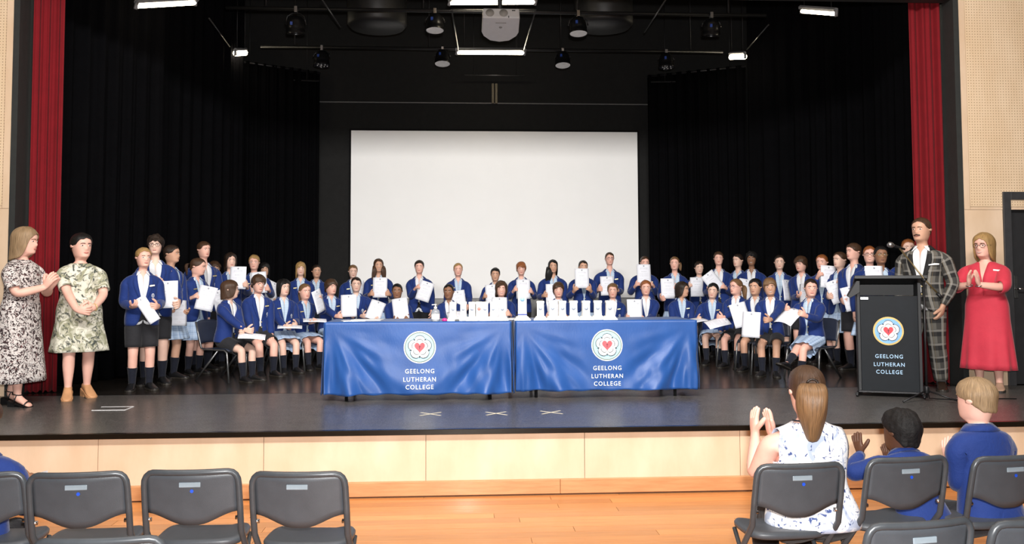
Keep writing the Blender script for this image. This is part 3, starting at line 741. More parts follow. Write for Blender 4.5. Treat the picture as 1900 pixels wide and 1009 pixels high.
            obj('eyebrow', mb, browm, root, True)
        mb = MB(); N = 7; W_ = .105 * h * mouth; top = []; mid1 = []; mid2 = []; bot = []
        for i in range(N):
            x = (i / (N - 1) * 2 - 1); zc = .205 * h + smile * .022 * h * x * x
            o = s.hpt(.21, asin(max(-1, min(1, x * W_ / (.33 * h)))), 0, True); y = o.y - .016 * h + .010 * h * x * x
            e = sqrt(max(0, 1 - x * x)); op = .016 * h * smile * e if smile > .6 else 0
            top.append(mb.add(X @ V((x * W_, y + .006 * h, zc + (.020 * e + .002) * h + op * .3))))
            mid1.append(mb.add(X @ V((x * W_, y - .014 * h * e, zc + .004 * h * e + op * .3)))); mid2.append(mb.add(X @ V((x * W_, y - .014 * h * e, zc - .002 * h - op))))
            bot.append(mb.add(X @ V((x * W_, y + .006 * h, zc - (.026 * e + .002) * h - op))))
        mb.bridge(top, mid1, False, 0); mb.bridge(mid1, mid2, False, 1); mb.bridge(mid2, bot, False, 0)
        obj('mouth', mb, [LIP[skin], TEETH if smile > .6 else LIP[skin]], root, True)
        if must:
            mb = MB(); pr = None
            for i in range(9):
                x = i / 4 - 1; o = s.hpt(.25, asin(x * .14 / .34), 0, True); dz = -.03 * h * abs(x)
                rg = mb.ring([X @ V((x * .14 * h, o.y - .012 * h, .285 * h + dz)), X @ V((x * .14 * h, o.y - .045 * h * (1 - .5 * abs(x)), .262 * h + dz)), X @ V((x * .14 * h, o.y - .03 * h, .238 * h + dz)), X @ V((x * .14 * h, o.y + .02 * h, .26 * h + dz))])
                if pr: mb.bridge(pr, rg)
                pr = rg
            obj('moustache', mb, must, root, True)
    def glasses(s, root, mat=None, rnd=True):
        h = s.hh; X = s.HM; g = MB(); y = s.hpt(.5, 0, 0, True).y - .045 * h
        for sd in (1, -1):
            pts = [X @ V((sd * .155 * h + .105 * h * cos(a), y + .02 * h + .03 * h * abs(cos(a)) * (1 if cos(a) * sd > 0 else 0), .495 * h + .082 * h * sgnpow(sin(a), .8))) for a in [2 * pi * i / 14 for i in range(15)]]
            g.tube(pts, .009 * h, 5, caps=False)
            g.tube([X @ V((sd * .26 * h, y + .05 * h, .51 * h)), X @ V((sd * .385 * h, -.2 * h, .50 * h)), X @ V((sd * .40 * h, .06 * h, .50 * h))], .008 * h, 5)
        g.tube([X @ V((-.05 * h, y + .02 * h, .51 * h)), X @ V((0, y - .0 * h, .525 * h)), X @ V((.05 * h, y + .02 * h, .51 * h))], .009 * h, 5)
        return obj('glasses', g, mat or FRAMEM, root, True)
    # ---- hair
    def hair(s, root, style, colr, seed=1, part=.3):
        h = s.hh; rnd = random.Random(seed)
        A = [0, 28, 48, 66, 88, 112, 140, 180]
        ST = {'short': ([.80, .77, .70, .52, .50, .36, .24, .20], .050, .012), 'crew': ([.83, .80, .74, .56, .52, .36, .26, .22], .026, .006),
              'under': ([.84, .80, .72, .55, .52, .40, .28, .24], .040, .012), 'mop': ([.66, .64, .58, .42, .40, .24, .12, .08], .075, .02),
              'curly': ([.72, .68, .62, .48, .45, .28, .18, .14], .115, .05), 'afro': ([.80, .76, .70, .55, .52, .34, .22, .18], .075, .03),
              'bob': ([.76, .72, .60, .05, -.02, -.06, -.10, -.12], .07, .018), 'fringe': ([.64, .62, .52, .0, -.25, -.4, -.5, -.5], .06, .018),
              'wavy': ([.74, .68, .55, .15, -.02, -.1, -.15, -.18], .10, .045), 'tied': ([.83, .80, .72, .56, .50, .36, .22, .17], .030, .008),
              'long': ([.83, .78, .64, .30, .0, -.6, -.85, -.95], .05, .016), 'shoulder': ([.78, .72, .55, -.02, -.20, -.28, -.32, -.34], .065, .018),
              'woman': ([.74, .66, .48, .0, -.10, -.14, -.16, -.18], .085, .02), 'crop': ([.74, .70, .62, .46, .42, .30, .16, .10], .075, .03), 'lowcap': ([.70, .66, .55, .35, .30, .2, .1, .06], .085, .02)}
        ends, th, nz = ST[style]; NC, NR = 40, 13; mb = MB(); off = rnd.uniform(0, 9)
        rows = []
        for i in range(NR):
            u = i / (NR - 1); rg = []
            for j in range(NC):
                ph = 2 * pi * j / NC; deg = math.degrees(ph); dd = deg if deg <= 180 else 360 - deg
                ze = interp(A, ends, dd); sgn = 1 if deg <= 180 else -1
                if dd < 60: ze += sgn * part * .05 * (1 - dd / 60)
                ze += .012 * sin(j * 2.3 + off) + .018 * nz / .02 * sin(j * 5.1 + off * 2)
                tk = th * (1 - .35 * smooth((u - .6) / .4)) * (1 if dd > 50 else .75 + .25 * dd / 50)
                hd = .40 + th; LD = .66; ae = pi / 2 if ze <= .62 else math.acos(min(1, (ze - .62) / hd))
                LL = LD * ae / (pi / 2) + max(0, .62 - ze); sl = u * LL
                if sl <= LD * ae / (pi / 2) + 1e-6:
                    a = sl / LD * pi / 2; q = s.hpt(.62, ph, tk * h, True)
                    p = V((q.x * sin(a), q.y * sin(a) + .02 * h * cos(a), .62 * h + hd * h * cos(a))); z = p.z / h
                else:
                    z = .62 - (sl - LD); p = s.hpt(max(z, .30 if ze < .3 else -.1), ph, tk * h, True)
                    if ze < .3 and z < .62:
                        p = s.hpt(.5, ph, tk * h, True).lerp(p, .25)
                    p.z = z * h
                    if z < 0 and ze < .3:
                        p.x *= 1 - .10 * min(1, -z); p.y += .10 * h * min(1, -z * 1.6)
                        if style == 'long': p.y += .16 * h * smooth(-z * 1.5)
                nn = mnoise.noise(V((p.x / h * 5 + off, p.y / h * 5, p.z / h * (3 if ze < .3 else 5)))) * nz * 2.2 + nz * .5 * sin(j * 3.1 + off)
                rad = V((p.x, p.y, (p.z - .6 * h) if z > .6 else 0))
                if rad.length > 1e-5 and i: p += rad.normalized() * nn * h
                rg.append(s.HM @ p)
            rows.append(mb.ring(rg) if i else [mb.add(rg[0])] * NC)
        uu = [j / NC * 1. for j in range(NC + 1)]
        for i in range(NR - 1):
            for j in range(NC):
                k = (j + 1) % NC; uv = ((uu[j], i / NR), (uu[j + 1], i / NR), (uu[j + 1], (i + 1) / NR), (uu[j], (i + 1) / NR))
                if i == 0: mb.face((rows[0][0], rows[1][k], rows[1][j]), 0, (uv[0], uv[2], uv[3]))
                else: mb.face((rows[i][j], rows[i][k], rows[i + 1][k], rows[i + 1][j]), 0, uv)
        inn = []
        for j in range(NC):
            p = mb.v[rows[-1][j]]; q = s.HM.inverted() @ p; q.x *= .80; q.y *= .80; q.z += .02 * h; inn.append(s.HM @ q)
        inr = mb.ring(inn); mb.bridge(rows[-1], inr)
        return obj('hair', mb, curl_mat(colr) if style in ('afro', 'curly') else hair_mat(colr), root, True, 1)
    def tail(s, root, colr, base=(0, .53, .62), ln=.9, r=.13, side=0., name='ponytail', out=.30):
        h = s.hh; mb = MB(); pr = None; N = 12; NR = 10; b = V(base) * h
        inv = s.HM.to_3x3().inverted() @ V((0, 0, -1))
        for i in range(NR):
            t = i / (NR - 1); c = b + V((side * t * h, out * h * sin(min(1, t * 2.2) * pi / 2) * (1 - .25 * t), 0)) + inv * (ln * h * (t ** 1.3)) + V((0, 0, .06 * h * sin(pi * min(1, t * 2))))
            rr = r * h * (.45 + .75 * sin(pi * min(.999, .12 + t * .8))) * (1 - .45 * t * t)
            pts = [s.HM @ (c + V((rr * cos(a) * 1.15, rr * sin(a) * .8, 0)) * (1 + .16 * sin(3 * a + i * .5) + .1 * sin(7 * a))) for a in [2 * pi * k / N for k in range(N)]]
            rg = mb.ring(pts); u = [k / N * .4 for k in range(N + 1)]
            if pr: mb.bridge(pr, rg, True, 0, u, (i - 1) / NR, i / NR)
            else: mb.face(rg)
            pr = rg
        mb.face(pr); return obj(name, mb, hair_mat(colr), root, True, 1)
    # ---- clothes
    def upper(s, root, name, mat, zs_low, off, arm_end, aoff, openx=None, top=.818, solid=.004, neckw=None, armt=None, lv=1, flare=0., uvscale=1.):
        mb = MB(); H = s.H; NC = 16
        zs = list(zs_low) + [.695, .728, .758, .790] + [z for z in (.806, .8185, .830, .842) if z <= top + 1e-4]
        nl = len(zs_low); rows = []
        for z in zs:
            o = off(z) if callable(off) else off
            if openx is None: ph = [2 * pi * k / NC for k in range(NC)]
            else:
                a = interp(TZ, s.TA, z) * H * s.w + o; a0 = asin(min(.95, (openx(z) / a) ** 1.16)); ph = [a0 + (2 * pi - 2 * a0) * j / NC for j in range(NC + 1)]
            rows.append(mb.ring([s.tpt(z, p, o) + V((0, 0, (.009 * H if abs(z - .79) < .001 else 0))) for p in ph]))
        n = len(rows[0]); holes = set((r, c) for r in (nl, nl + 1, nl + 2) for c in (3, 4, 11, 12))
        per = .66 * H * uvscale
        for r in range(len(rows) - 1):
            for c in range(NC):
                if (r, c) in holes: continue
                d = (c + 1) % n; va, vb = zs[r] * H, zs[r + 1] * H
                mb.face((rows[r][c], rows[r][d], rows[r + 1][d], rows[r + 1][c]), 0, ((c / 16 * per, va), ((c + 1) / 16 * per, va), ((c + 1) / 16 * per, vb), (c / 16 * per, vb)))
        for sd in (1, -1):
            if arm_end <= 0: continue
            c3, c4, c5 = (3, 4, 5) if sd > 0 else (13, 12, 11); b0, b1, b2, b3 = rows[nl:nl + 4]
            prev = [b2[c3], b3[c3], b3[c4], b3[c5], b2[c5], b1[c5], b0[c5], b0[c4], b0[c3], b1[c3]]
            ts = [t for t in (armt or (.12, .35, .6, .8, .93, 1.07, 1.2, 1.4, 1.65, 1.9)) if t < arm_end - .04] + [arm_end]
            u = [j / 10 * .19 * H * 1.4 for j in range(11)]; vp = .79 * H
            for k, t in enumerate(ts):
                ao = aoff(t) if callable(aoff) else aoff
                rg = mb.ring(s.aring(sd, t, ao)); vn = .79 * H - t * .16 * H; mb.bridge(prev, rg, True, 0, u, vp, vn); prev = rg; vp = vn
        return obj(name, mb, mat, root, True, lv, solid=solid)
    def strip(s, root, name, mat, pts_in, pts_out, thick=.004, smoothq=True):
        mb = MB(); a = mb.ring(pts_in); b = mb.ring(pts_out); mb.bridge(a, b, False)
        return obj(name, mb, mat, root, smoothq, 1, solid=thick)
    def blazer(s, root, mat=None, pin=True, badge=True, buttons=True, hem=.455, notch=True):
        H = s.H; mat = mat or BLUE
        if s.seated: hem = .485
        ox = lambda z: H * interp([hem, .52, .60, .66, .74, .80, .83], [.040, .014, .004, .016, .034, .041, .040], z)
        of = lambda z: .014 + .014 * smooth((.60 - z) / .12) + .006 * smooth((z - .75) / .05) - .010 * smooth((z - .80) / .02)
        b = s.upper(root, 'blazer', mat, [hem, .50, .545, .59, .64] if hem < .49 else [hem, .52, .56, .60, .65], of, 1.93, lambda t: .013 - .002 * t + .003 * sin(t * 9), ox, top=.830)
        def on(z, x, o):
            a = interp(TZ, s.TA, z) * H * s.w + of(z); return s.tpt(z, math.copysign(asin(min(.97, (abs(x) / a) ** 1.16)), x) if x else 0, of(z) + o)
        for sd in (1, -1):
            zz = [.605, .64, .68, .72, .755, .785, .808, .826]; wd = [.002, .018, .030, .040, .046, .030, .030, .022]
            pin_ = [on(z, sd * ox(z), .004) for z in zz]; pout = [on(z, sd * (ox(z) + w * H * .72), .007) for z, w in zip(zz, wd)]
            s.strip(b, 'lapel', mat, pin_, pout, .004)
        back = []
        cz = [(.826, .010), (.842, .012)]
        ph = [R(50) + R(260) * j / 12 for j in range(13)]
        s.strip(b, 'collar', mat, [s.tpt(.812, p, .026) for p in ph], [s.tpt(.838, p, .013) for p in ph], .004)
        if badge:
            c = on(.665, .060 * H, .007); nrm = (c - s.TM @ V((0, 0, c.z * 0 + (.665 - .5) * H))).normalized(); up = V((0, 0, 1)); sx = up.cross(nrm).normalized(); up = nrm.cross(sx)
            mb = MB(); k = .0155 * H
            ro = mb.ring([c + (sx * cos(a) + up * sin(a)) * k for a in [2 * pi * i / 14 for i in range(14)]]); ri = mb.ring([c + nrm * .001 + (sx * cos(a) + up * sin(a)) * k * .55 for a in [2 * pi * i / 14 for i in range(14)]]); r3 = mb.ring([c + nrm * .001 + (sx * cos(a) + up * sin(a)) * k * .33 for a in [2 * pi * i / 14 for i in range(14)]])
            mb.bridge(ro, ri); mb.bridge(ri, r3, True, 1); mb.face(r3, 0)
            q = mb.ring([c - up * k * 1.25 + sx * k * e * .9 + up * (-k * .28 if f else 0) for e, f in ((-1, 0), (1, 0), (1, 1), (-1, 1))]); mb.face(q, 0)
            obj('badge', mb, [BADGE, mat], b, False, solid=.001)['label'] = 'round pale school crest on breast pocket'
        if pin:
            c = on(.735, pin * .052 * H if pin != True else .052 * H, .012); e = s.TM.to_3x3() @ V((.016 * H, -.003, .003)); u2 = V((0, 0, .0045 * H))
            mb = MB(); q = [c - e - u2, c + e - u2, c + e + u2, c - e + u2]; f = s.TM.to_3x3() @ V((0, -.003, 0))
            a = mb.ring(q); d = mb.ring([p + f for p in q]); mb.bridge(a, d); mb.face(a); mb.face(d); obj('name_pin', mb, GOLD, b)
        if buttons:
            for z in (.60, .555):
                c = on(z, .010 * H, .003); mb = MB(); f = s.TM.to_3x3() @ V((0, -1, 0)); X = M.Translation(c) @ f.to_track_quat('Z', 'Y').to_matrix().to_4x4()
                mb.lathe([(.008, 0), (.008, .003), (.004, .005)], 10, 0, X); obj('button', mb, GOLD, b, True)
        return b
    def shirt(s, root, mat, collar=True, off=.006, sleeves=False):
        H = s.H
        o = s.upper(root, 'shirt', mat, [.462 if not s.seated else .505, .53, .56, .60, .65], (lambda z: off - .004 * smooth((z - .62) / .04) + (0 if s.seated else .013) * smooth((.555 - z) / .05)), 0 if not sleeves else .6, .012, lambda z: H * interp([.772, .80, .83], [0, .006, .028], z), top=.830, solid=.002)
        if collar:
            for sd in (1, -1):
                ph = [sd * (R(14) + R(166) * j / 8) for j in range(9)]
                top = [s.tpt(.836 + .006 * j / 8, p, .007) for j, p in enumerate(ph)]
                bot = [s.tpt(.806 - (.022 if j == 0 else .012 if j == 1 else 0) + .010 * j / 8, sd * R(14 + 20 * (1 if j == 0 else .9 if j == 1 else 0)) if j < 2 else p, .003 + (.012 if j < 2 else 0)) for j, p in enumerate(ph)]
                s.strip(o, 'shirt_collar', mat, top, bot, .003)
        return o
    def lower(s, root, name, mat, leg_end, off, loff, waist=.565, lv=1):
        mb = MB(); H = s.H; NC = 16; ph = [2 * pi * k / NC for k in range(NC)]; zs = [z for z in (.465, .50, .53, waist)]
        rows = [mb.ring([s.tpt(z, p, off + (.006 if z < .55 else 0)) for p in ph]) for z in zs]; u = [j / 16 * .62 * H for j in range(17)]
        for r in range(len(rows) - 1): mb.bridge(rows[r], rows[r + 1], True, 0, u, zs[r] * H, zs[r + 1] * H)
        crotch = mb.add((s.tpt(.465, 0) + s.tpt(.465, pi)) / 2 + V((0, 0, -.03 * H)))
        for sd in (1, -1):
            cols = list(range(0, 9)) if sd > 0 else [0] + list(range(15, 7, -1))
            prev = [rows[0][c] for c in cols] + [crotch]; ts = [t for t in (.16, .35, .6, .82, .95, 1.08, 1.25, 1.5, 1.75) if t < leg_end - .05] + [leg_end]
            vp = .465 * H; uu = [j / 10 * .36 * H for j in range(11)]
            for t in ts:
                rg = mb.ring(s.lring(sd, t, loff(t) if callable(loff) else loff)); vn = (.465 - t * .225) * H; mb.bridge(prev, rg, True, 0, uu, vp, vn); prev = rg; vp = vn
        return obj(name, mb, mat, root, True, lv, solid=.004)
    def skirt(s, root, mat, hem=.30, flare=.045, waist=.60, pleats=14, amp=.010, name='skirt', off=.008):
        H = s.H; mb = MB(); N = 56
        if not s.seated:
            zs = [waist, .57, .53, .49]; zs = [z for z in zs if z > hem + .03]; k = 5
            zs += [zs[-1] + (hem - zs[-1]) * (i + 1) / k for i in range(k)]
            pr = None; u = [j / N * .95 for j in range(N + 1)]
            for i, z in enumerate(zs):
                t = max(0, (waist - z) / (waist - hem)); pts = []
                for j in range(N):
                    ph = 2 * pi * j / N; t = max(0, (.47 - z) / (.47 - hem)) * (1 if z < .5 else 1); p = s.tpt(max(z, .50), ph, off + flare * H * t ** .9, True); p.z = (z - .5) * H
                    rr = 1 + (amp / .12) * t * (sin(ph * pleats) + .35 * sin(ph * 5 + 1)); p.x *= rr; p.y *= rr
                    q = s.TM @ p if z > .5 else s.hip + p
                    pts.append(q)
                rg = mb.ring(pts)
                if pr: mb.bridge(pr, rg, True, 0, u, -zs[i - 1] * H, -z * H)
                pr = rg
        else:
            kl, kr = s.leg[1][1], s.leg[-1][1]; hl, hr_ = s.leg[1][0], s.leg[-1][0]
            pr = None; u = [j / N * .95 for j in range(N + 1)]; K = 9
            for i in range(K):
                t = i / (K - 1) * 1.02 - .10
                a = hl.lerp(kl, t); b = hr_.lerp(kr, t); c = (a + b) / 2; d = ((kl + kr) / 2 - (hl + hr_) / 2).normalized()
                sx = (a - b); wdt = sx.length / 2 + interp([-.1, .5, 1], [.075, .062, .058], t) * H; sx = sx.normalized(); sx = (sx - d * sx.dot(d)).normalized(); up = sx.cross(d);
                if up.z < 0: up = -up
                hv = interp([-.1, .5, 1], [.062, .058, .052], t) * H; pts = []
                sl = .035 * H * smooth((t - .2) / .7)
                for j in range(N):
                    ph = 2 * pi * j / N; x = wdt * sgnpow(cos(ph), .7); z = hv * sgnpow(sin(ph), .75)
                    if sin(ph) < 0: z -= sl * (1 + .4 * sin(ph * 9))
                    rr = amp * (sin(ph * 11) * smooth(t + .2)) * .6; pts.append(c + sx * (x + rr) + up * (z + rr) - d * (.0 if sin(ph) > 0 else .03 * H * t))
                rg = mb.ring(pts)
                if pr: mb.bridge(pr, rg, True, 0, u, (i - 1) / K * .5 * H, i / K * .5 * H)
                else: mb.face(rg)
                pr = rg
        return obj(name, mb, mat, root, True, 1, solid=.003)
    def socks(s, root, mat=None, top=1.45, off=.004):
        for sd in (1, -1):
            mb = MB(); pr = None
            for t in (top, top + .02, 1.7, 1.9, 2.0):
                rg = mb.ring(s.lring(sd, t, off + (.002 if t == top else 0))); 
                if pr: mb.bridge(pr, rg)
                pr = rg
            an, fw, ot, up = s.footframe(sd); mb.bridge(pr, mb.ring([p - up * .02 * s.H for p in [mb.v[i] for i in pr]]))
            obj('sock', mb, mat or NAVY, root, True, 1, solid=.002)
    def shoes(s, root, mat=None, solem=None, heel=0., boot=False, sk=1.):
        H = s.H * sk
        for sd in (1, -1):
            an, fw, ot, up = s.footframe(sd); base = an - up * .046 * s.H
            mb = MB(); pr = None; N = 14
            prof = [(-.036, .010, .016, .032), (-.034, .019, .006, .046), (-.020, .024, .006, .058), (.006, .024, .006, .060), (.030, .025, .006, .050), (.055, .028, .006, .037), (.085, .030, .006, .028), (.108, .026, .006, .022), (.122, .015, .007, .017), (.126, .006, .009, .013)]
            for (y, hw, z0, z1) in prof:
                c = base + fw * y * H; cz = (z0 + z1) / 2 * H; hz = (z1 - z0) / 2 * H
                rg = mb.ring([c + ot * (hw * H * sgnpow(cos(a), .75)) + up * (cz + hz * sgnpow(sin(a), .8)) for a in [2 * pi * k / N for k in range(N)]])
                if pr: mb.bridge(pr, rg)
                else: mb.face(rg)
                pr = rg
            mb.face(pr); sh = obj('shoe', mb, mat or SHOE, root, True, 1)
            mb = MB(); out = [(-.038, .012), (-.032, .022), (-.01, .027), (.03, .026), (.06, .030), (.088, .033), (.112, .028), (.126, .016), (.130, .004)]
            loop = [(y, w) for y, w in out] + [(y, -w) for y, w in out[::-1]]
            a = mb.ring([base + fw * y * H + ot * w * H + up * .001 for y, w in loop]); b = mb.ring([base + fw * y * H + ot * w * H + up * .012 * H for y, w in loop])
            mb.bridge(a, b); mb.face(a); mb.face(b); obj('sole', mb, solem or SOLE, sh, False)
# ================================================================ props on the stage
LGT = pm('emblem_pale', (.40, .64, .72), .6, var=.03); WHT = pm('emblem_white', (.85, .86, .86), .6, var=.03); GRN = pm('emblem_green', (.12, .16, .10), .6); DKL = pm('emblem_line', (.02, .025, .04), .6)
REDH = pm('emblem_heart', (.62, .06, .08), .6); GLD = pm('emblem_gold', (.66, .47, .16), .55); SKY = pm('emblem_sky', (.22, .46, .75), .6); TXT = pm('lettering_white', (.80, .84, .88), .6, var=.02); TXTB = pm('lettering_blue', (.42, .62, .85), .6, var=.02)
PINKH = pm('emblem_heart_pale', (.62, .10, .12), .6)
def emblem(parent, r, P, ring, ring2, disc, heart, dl=.0007):
    """five-petalled rose with heart and cross; P(u, v, lift) is the printed surface"""
    root = empty('emblem', (0, 0, 0), 0, parent); root['label'] = 'round rose emblem with red heart and black cross'
    lift = [0.0012]
    def fan(name, loop, mat, c=(0, 0)):
        lift[0] += dl; q = MB(); l = lift[0]
        rows = []; 
        for k in (1, .66, .33): rows.append(q.ring([P(c[0] + (x - c[0]) * k, c[1] + (y_ - c[1]) * k, l) for x, y_ in loop]))
        q.bridge(rows[0], rows[1]); q.bridge(rows[1], rows[2]); q.cap(rows[2], P(c[0], c[1], l)); obj(name, q, mat, root)
    circ = lambda rr, n=40: [(rr * cos(2 * pi * i / n), rr * sin(2 * pi * i / n)) for i in range(n)]
    fan('emblem_rim', circ(r), ring); fan('emblem_line', circ(r * .93), ring2); fan('emblem_disc', circ(r * .885), disc)
    def petals(R0, R1, rot, n=80, notch=.0):
        out = []
        for i in range(n):
            a = 2 * pi * i / n; ph = ((a - rot) / (2 * pi / 5)) % 1; k = abs(ph - .5) * 2     # 0 petal centre, 1 gap
            out.append(((R0 + (R1 - R0) * (1 - k ** 3.2) - notch * exp(-(k / .18) ** 2)) * cos(a), (R0 + (R1 - R0) * (1 - k ** 3.2) - notch * exp(-(k / .18) ** 2)) * sin(a)))
        return out
    rt = pi / 2 - pi / 5
    for i in range(5):
        a = rt + 2 * pi * i / 5; fan('sepal', [(r * (.70 if k == 0 else .45) * cos(a + w), r * (.70 if k == 0 else .45) * sin(a + w)) for k, w in ((0, 0), (1, .16), (1, -.16))], DKL, (r * .5 * cos(a), r * .5 * sin(a)))
    fan('petal_outline', petals(r * .53, r * .74, rt, notch=-r * .02), DKL); fan('petal_ring', petals(r * .50, r * .70, rt, notch=-r * .02), WHT)
    fan('inner_outline', petals(r * .30, r * .515, rt), DKL); fan('inner_petals', petals(r * .26, r * .478, rt), WHT)
    h = []
    for i in range(30):
        a = 2 * pi * i / 30; h.append((r * .0205 * 16 * sin(a) ** 3, r * .0222 * (13 * cos(a) - 5 * cos(2 * a) - 2 * cos(3 * a) - cos(4 * a)) + r * .02))
    fan('heart', h, heart)
    fan('cross', [(x * r, y_ * r) for x, y_ in ((-.015, -.13), (.015, -.13), (.015, .03), (.075, .03), (.075, .058), (.015, .058), (.015, .12), (-.015, .12), (-.015, .058), (-.075, .058), (-.075, .03), (-.015, .03))], DKL, (0, .04 * r))
    return root
def lettering(parent, txt, P, width, cu, cv, mat, lift=.003):
    cu_ = bpy.data.curves.new('txt', 'FONT'); cu_.body = txt; cu_.size = 1; cu_.space_character = 1.22; cu_.offset = .010; cu_.align_x = 'CENTER'; cu_.resolution_u = 3
    o = bpy.data.objects.new('txt', cu_); COL.objects.link(o); dg = bpy.context.evaluated_depsgraph_get(); me = o.evaluated_get(dg).to_mesh()
    xs = [v.co.x for v in me.vertices]; sc = width / (max(xs) - min(xs)); mid = (max(xs) + min(xs)) / 2
    q = MB()
    for v in me.vertices: q.add(P(cu + (v.co.x - mid) * sc, cv + (v.co.y - .35) * sc * 1.08, lift))
    for p in me.polygons: q.face(list(p.vertices))
    o.evaluated_get(dg).to_mesh_clear(); bpy.data.objects.remove(o)
    t = obj('lettering', q, mat, parent); t['label'] = 'word ' + txt + ' in capitals'; return t
TXW = {'GEELONG': .275, 'LUTHERAN': .306, 'COLLEGE': .262}

# ---- tables under printed cloths
def satin():
    t = NT('table_satin_blue'); mp = t.coord('Object'); n = t.noise(mp, 3, 3); t.color(t.ramp(n, 'Fac', [(.3, (.015, .070, .26, 1)), (.7, (.021, .090, .32, 1))]).outputs[0]); t.set(Roughness=.42, Sheen_Weight=.12, Sheen_Roughness=.4)
    t.b.inputs['Specular IOR Level'].default_value = .45; n2 = t.noise(t.coord('Object', (8, 8, 3)), 9, 4); t.bump(n2.outputs['Fac'], .08, .01); MATS['satin'] = t.m; return t.m
SATIN = satin()
def table(pxl, pxr, YF, zb, lab, clab, logo_px, txt_py, seed):
    TH = .74; rn = random.Random(seed)
    a, b = at_y(pxl, 600, YF), at_y(pxr, 600, YF); w = (b.x - a.x) / 2; cx = (a.x + b.x) / 2; D = .72
    t = tag(empty('folding_table', (cx, YF + D / 2 + .03, STZ)), lab, 'table', 'tables under the blue cloths')
    q = MB(); q.box(-w + .03, w - .03, -D / 2, D / 2, TH - .035, TH - .006); obj('tabletop', q, HOUS, t, bevel=.008)
    for sx in (-1, 1):
        for sy in (-1, 1):
            q = MB(); q.tube([(sx * (w - .2), sy * (D / 2 - .07), TH - .03), (sx * (w - .2), sy * (D / 2 - .05), .0)], .016, 8); obj('leg', q, DKSTEEL, t, True)
        q = MB(); q.tube([(sx * (w - .2), -D / 2 + .06, .12), (sx * (w - .2), D / 2 - .06, .12)], .012, 8); obj('brace', q, DKSTEEL, t, True)
    c = tag(empty('tablecloth', (cx, YF + D / 2 + .03, STZ)), clab, 'tablecloth', 'printed blue tablecloths')
    ph = [rn.uniform(0, 6) for _ in range(8)]; H0 = TH + .004; F = -D / 2 - .03; Bk = D / 2 + .03
    def fold(x, z):
        k = 1 - (z - zb) / (H0 - zb); e = abs(x) / w; cm = smooth((e - .12) / .5)
        am = .006 * k + .036 * k ** 1.7 * (.25 + cm)
        sg = 1 if x > 0 else -1; r_ = sqrt((sg * w * .92 - x) ** 2 + (z - H0 * .92) ** 2); an_ = atan2(H0 * .92 - z, abs(sg * w * .92 - x) + 1e-4)
        v = 1.1 * math.copysign(abs(sin(an_ * 9 + .8 * sin(r_ * 4 + ph[0]) + ph[1])) ** 1.6, sin(an_ * 9 + .8 * sin(r_ * 4 + ph[0]) + ph[1])) * smooth(r_ / .35) + .35 * sin(an_ * 21 + r_ * 5 + ph[2]) * smooth(r_ / .5) + .12 * sin(x * 37 + z * 11 + ph[3])
        mask = 1 - .88 * exp(-((x - lu) / .22) ** 4) * smooth((z - zb - .02) / .25)
        return -am * v * mask - .02 * k * k
    lu = at_y(logo_px[0], logo_px[1], YF).x - cx; lv_ = at_y(logo_px[0], logo_px[1], YF).z - STZ
    def front(x, z, l=0.): return V((x * (1 + .004 * (1 - (z - zb) / (H0 - zb))), F + fold(x, z) - l, z))
    q = MB(); NX, NZ = 110, 34
    rows = []
    # the cloth: back drop, top, front drop
    for j in range(7): rows.append([V((-w + 2 * w * i / NX, Bk, zb + .1 + (H0 - zb - .1) * j / 6)) for i in range(NX + 1)])
    for j in range(1, 5): rows.append([V((-w + 2 * w * i / NX, Bk + (F - Bk) * j / 5, H0 + .0015 * sin(i * .3 + j))) for i in range(NX + 1)])
    rows.append([V((-w + 2 * w * i / NX, F, H0)) for i in range(NX + 1)])
    for j in range(1, NZ + 1): rows.append([front(-w + 2 * w * i / NX, H0 + (zb - H0) * j / NZ - .006 * (j == NZ) * sin(i * .35 + ph[4])) for i in range(NX + 1)])
    ids = [q.ring(r) for r in rows]
    for r in range(len(ids) - 1): q.bridge(ids[r], ids[r + 1], False)
    obj('cloth', q, SATIN, c, True, solid=.002)
    for sx in (-1, 1):
        q = MB()
        def sd(u, v):
            z = H0 + (zb - H0) * v; k = v; y_ = F + (Bk - F) * u; return V((sx * (w + .004 + .035 * k * (.5 + .5 * sin(u * 19 + ph[6]))), y_ + (fold(sx * w, z) * (1 - u) ** 3), z))
        q.grid(24, 14, sd); obj('side_drop', q, SATIN, c, True, solid=.002)
    Pf = lambda u, v, l: front(lu + u, lv_ + v, .003 + l)
    emblem(c, .153, Pf, WHT, GRN, LGT, PINKH, .0011)
    for wd, py in zip(('GEELONG', 'LUTHERAN', 'COLLEGE'), txt_py): lettering(c, wd, Pf, TXW[wd], 0, at_y(logo_px[0], py, YF).z - STZ - lv_, TXT, .006)
    return cx, YF, TH
T1 = table(602, 948, 8.30, at_y(780, 732, 8.28).z - STZ, 'folding table under the left blue cloth', 'blue satin tablecloth with rose emblem, left table with the hand sanitiser', (779, 644), (688, 703, 717), 3)
T2 = table(957, 1292, 8.36, at_y(1120, 724, 8.34).z - STZ, 'folding table under the right blue cloth', 'blue satin tablecloth with rose emblem, right table nearer the lectern', (1126, 640), (682, 697, 711), 8)
TZ_ = STZ + .747

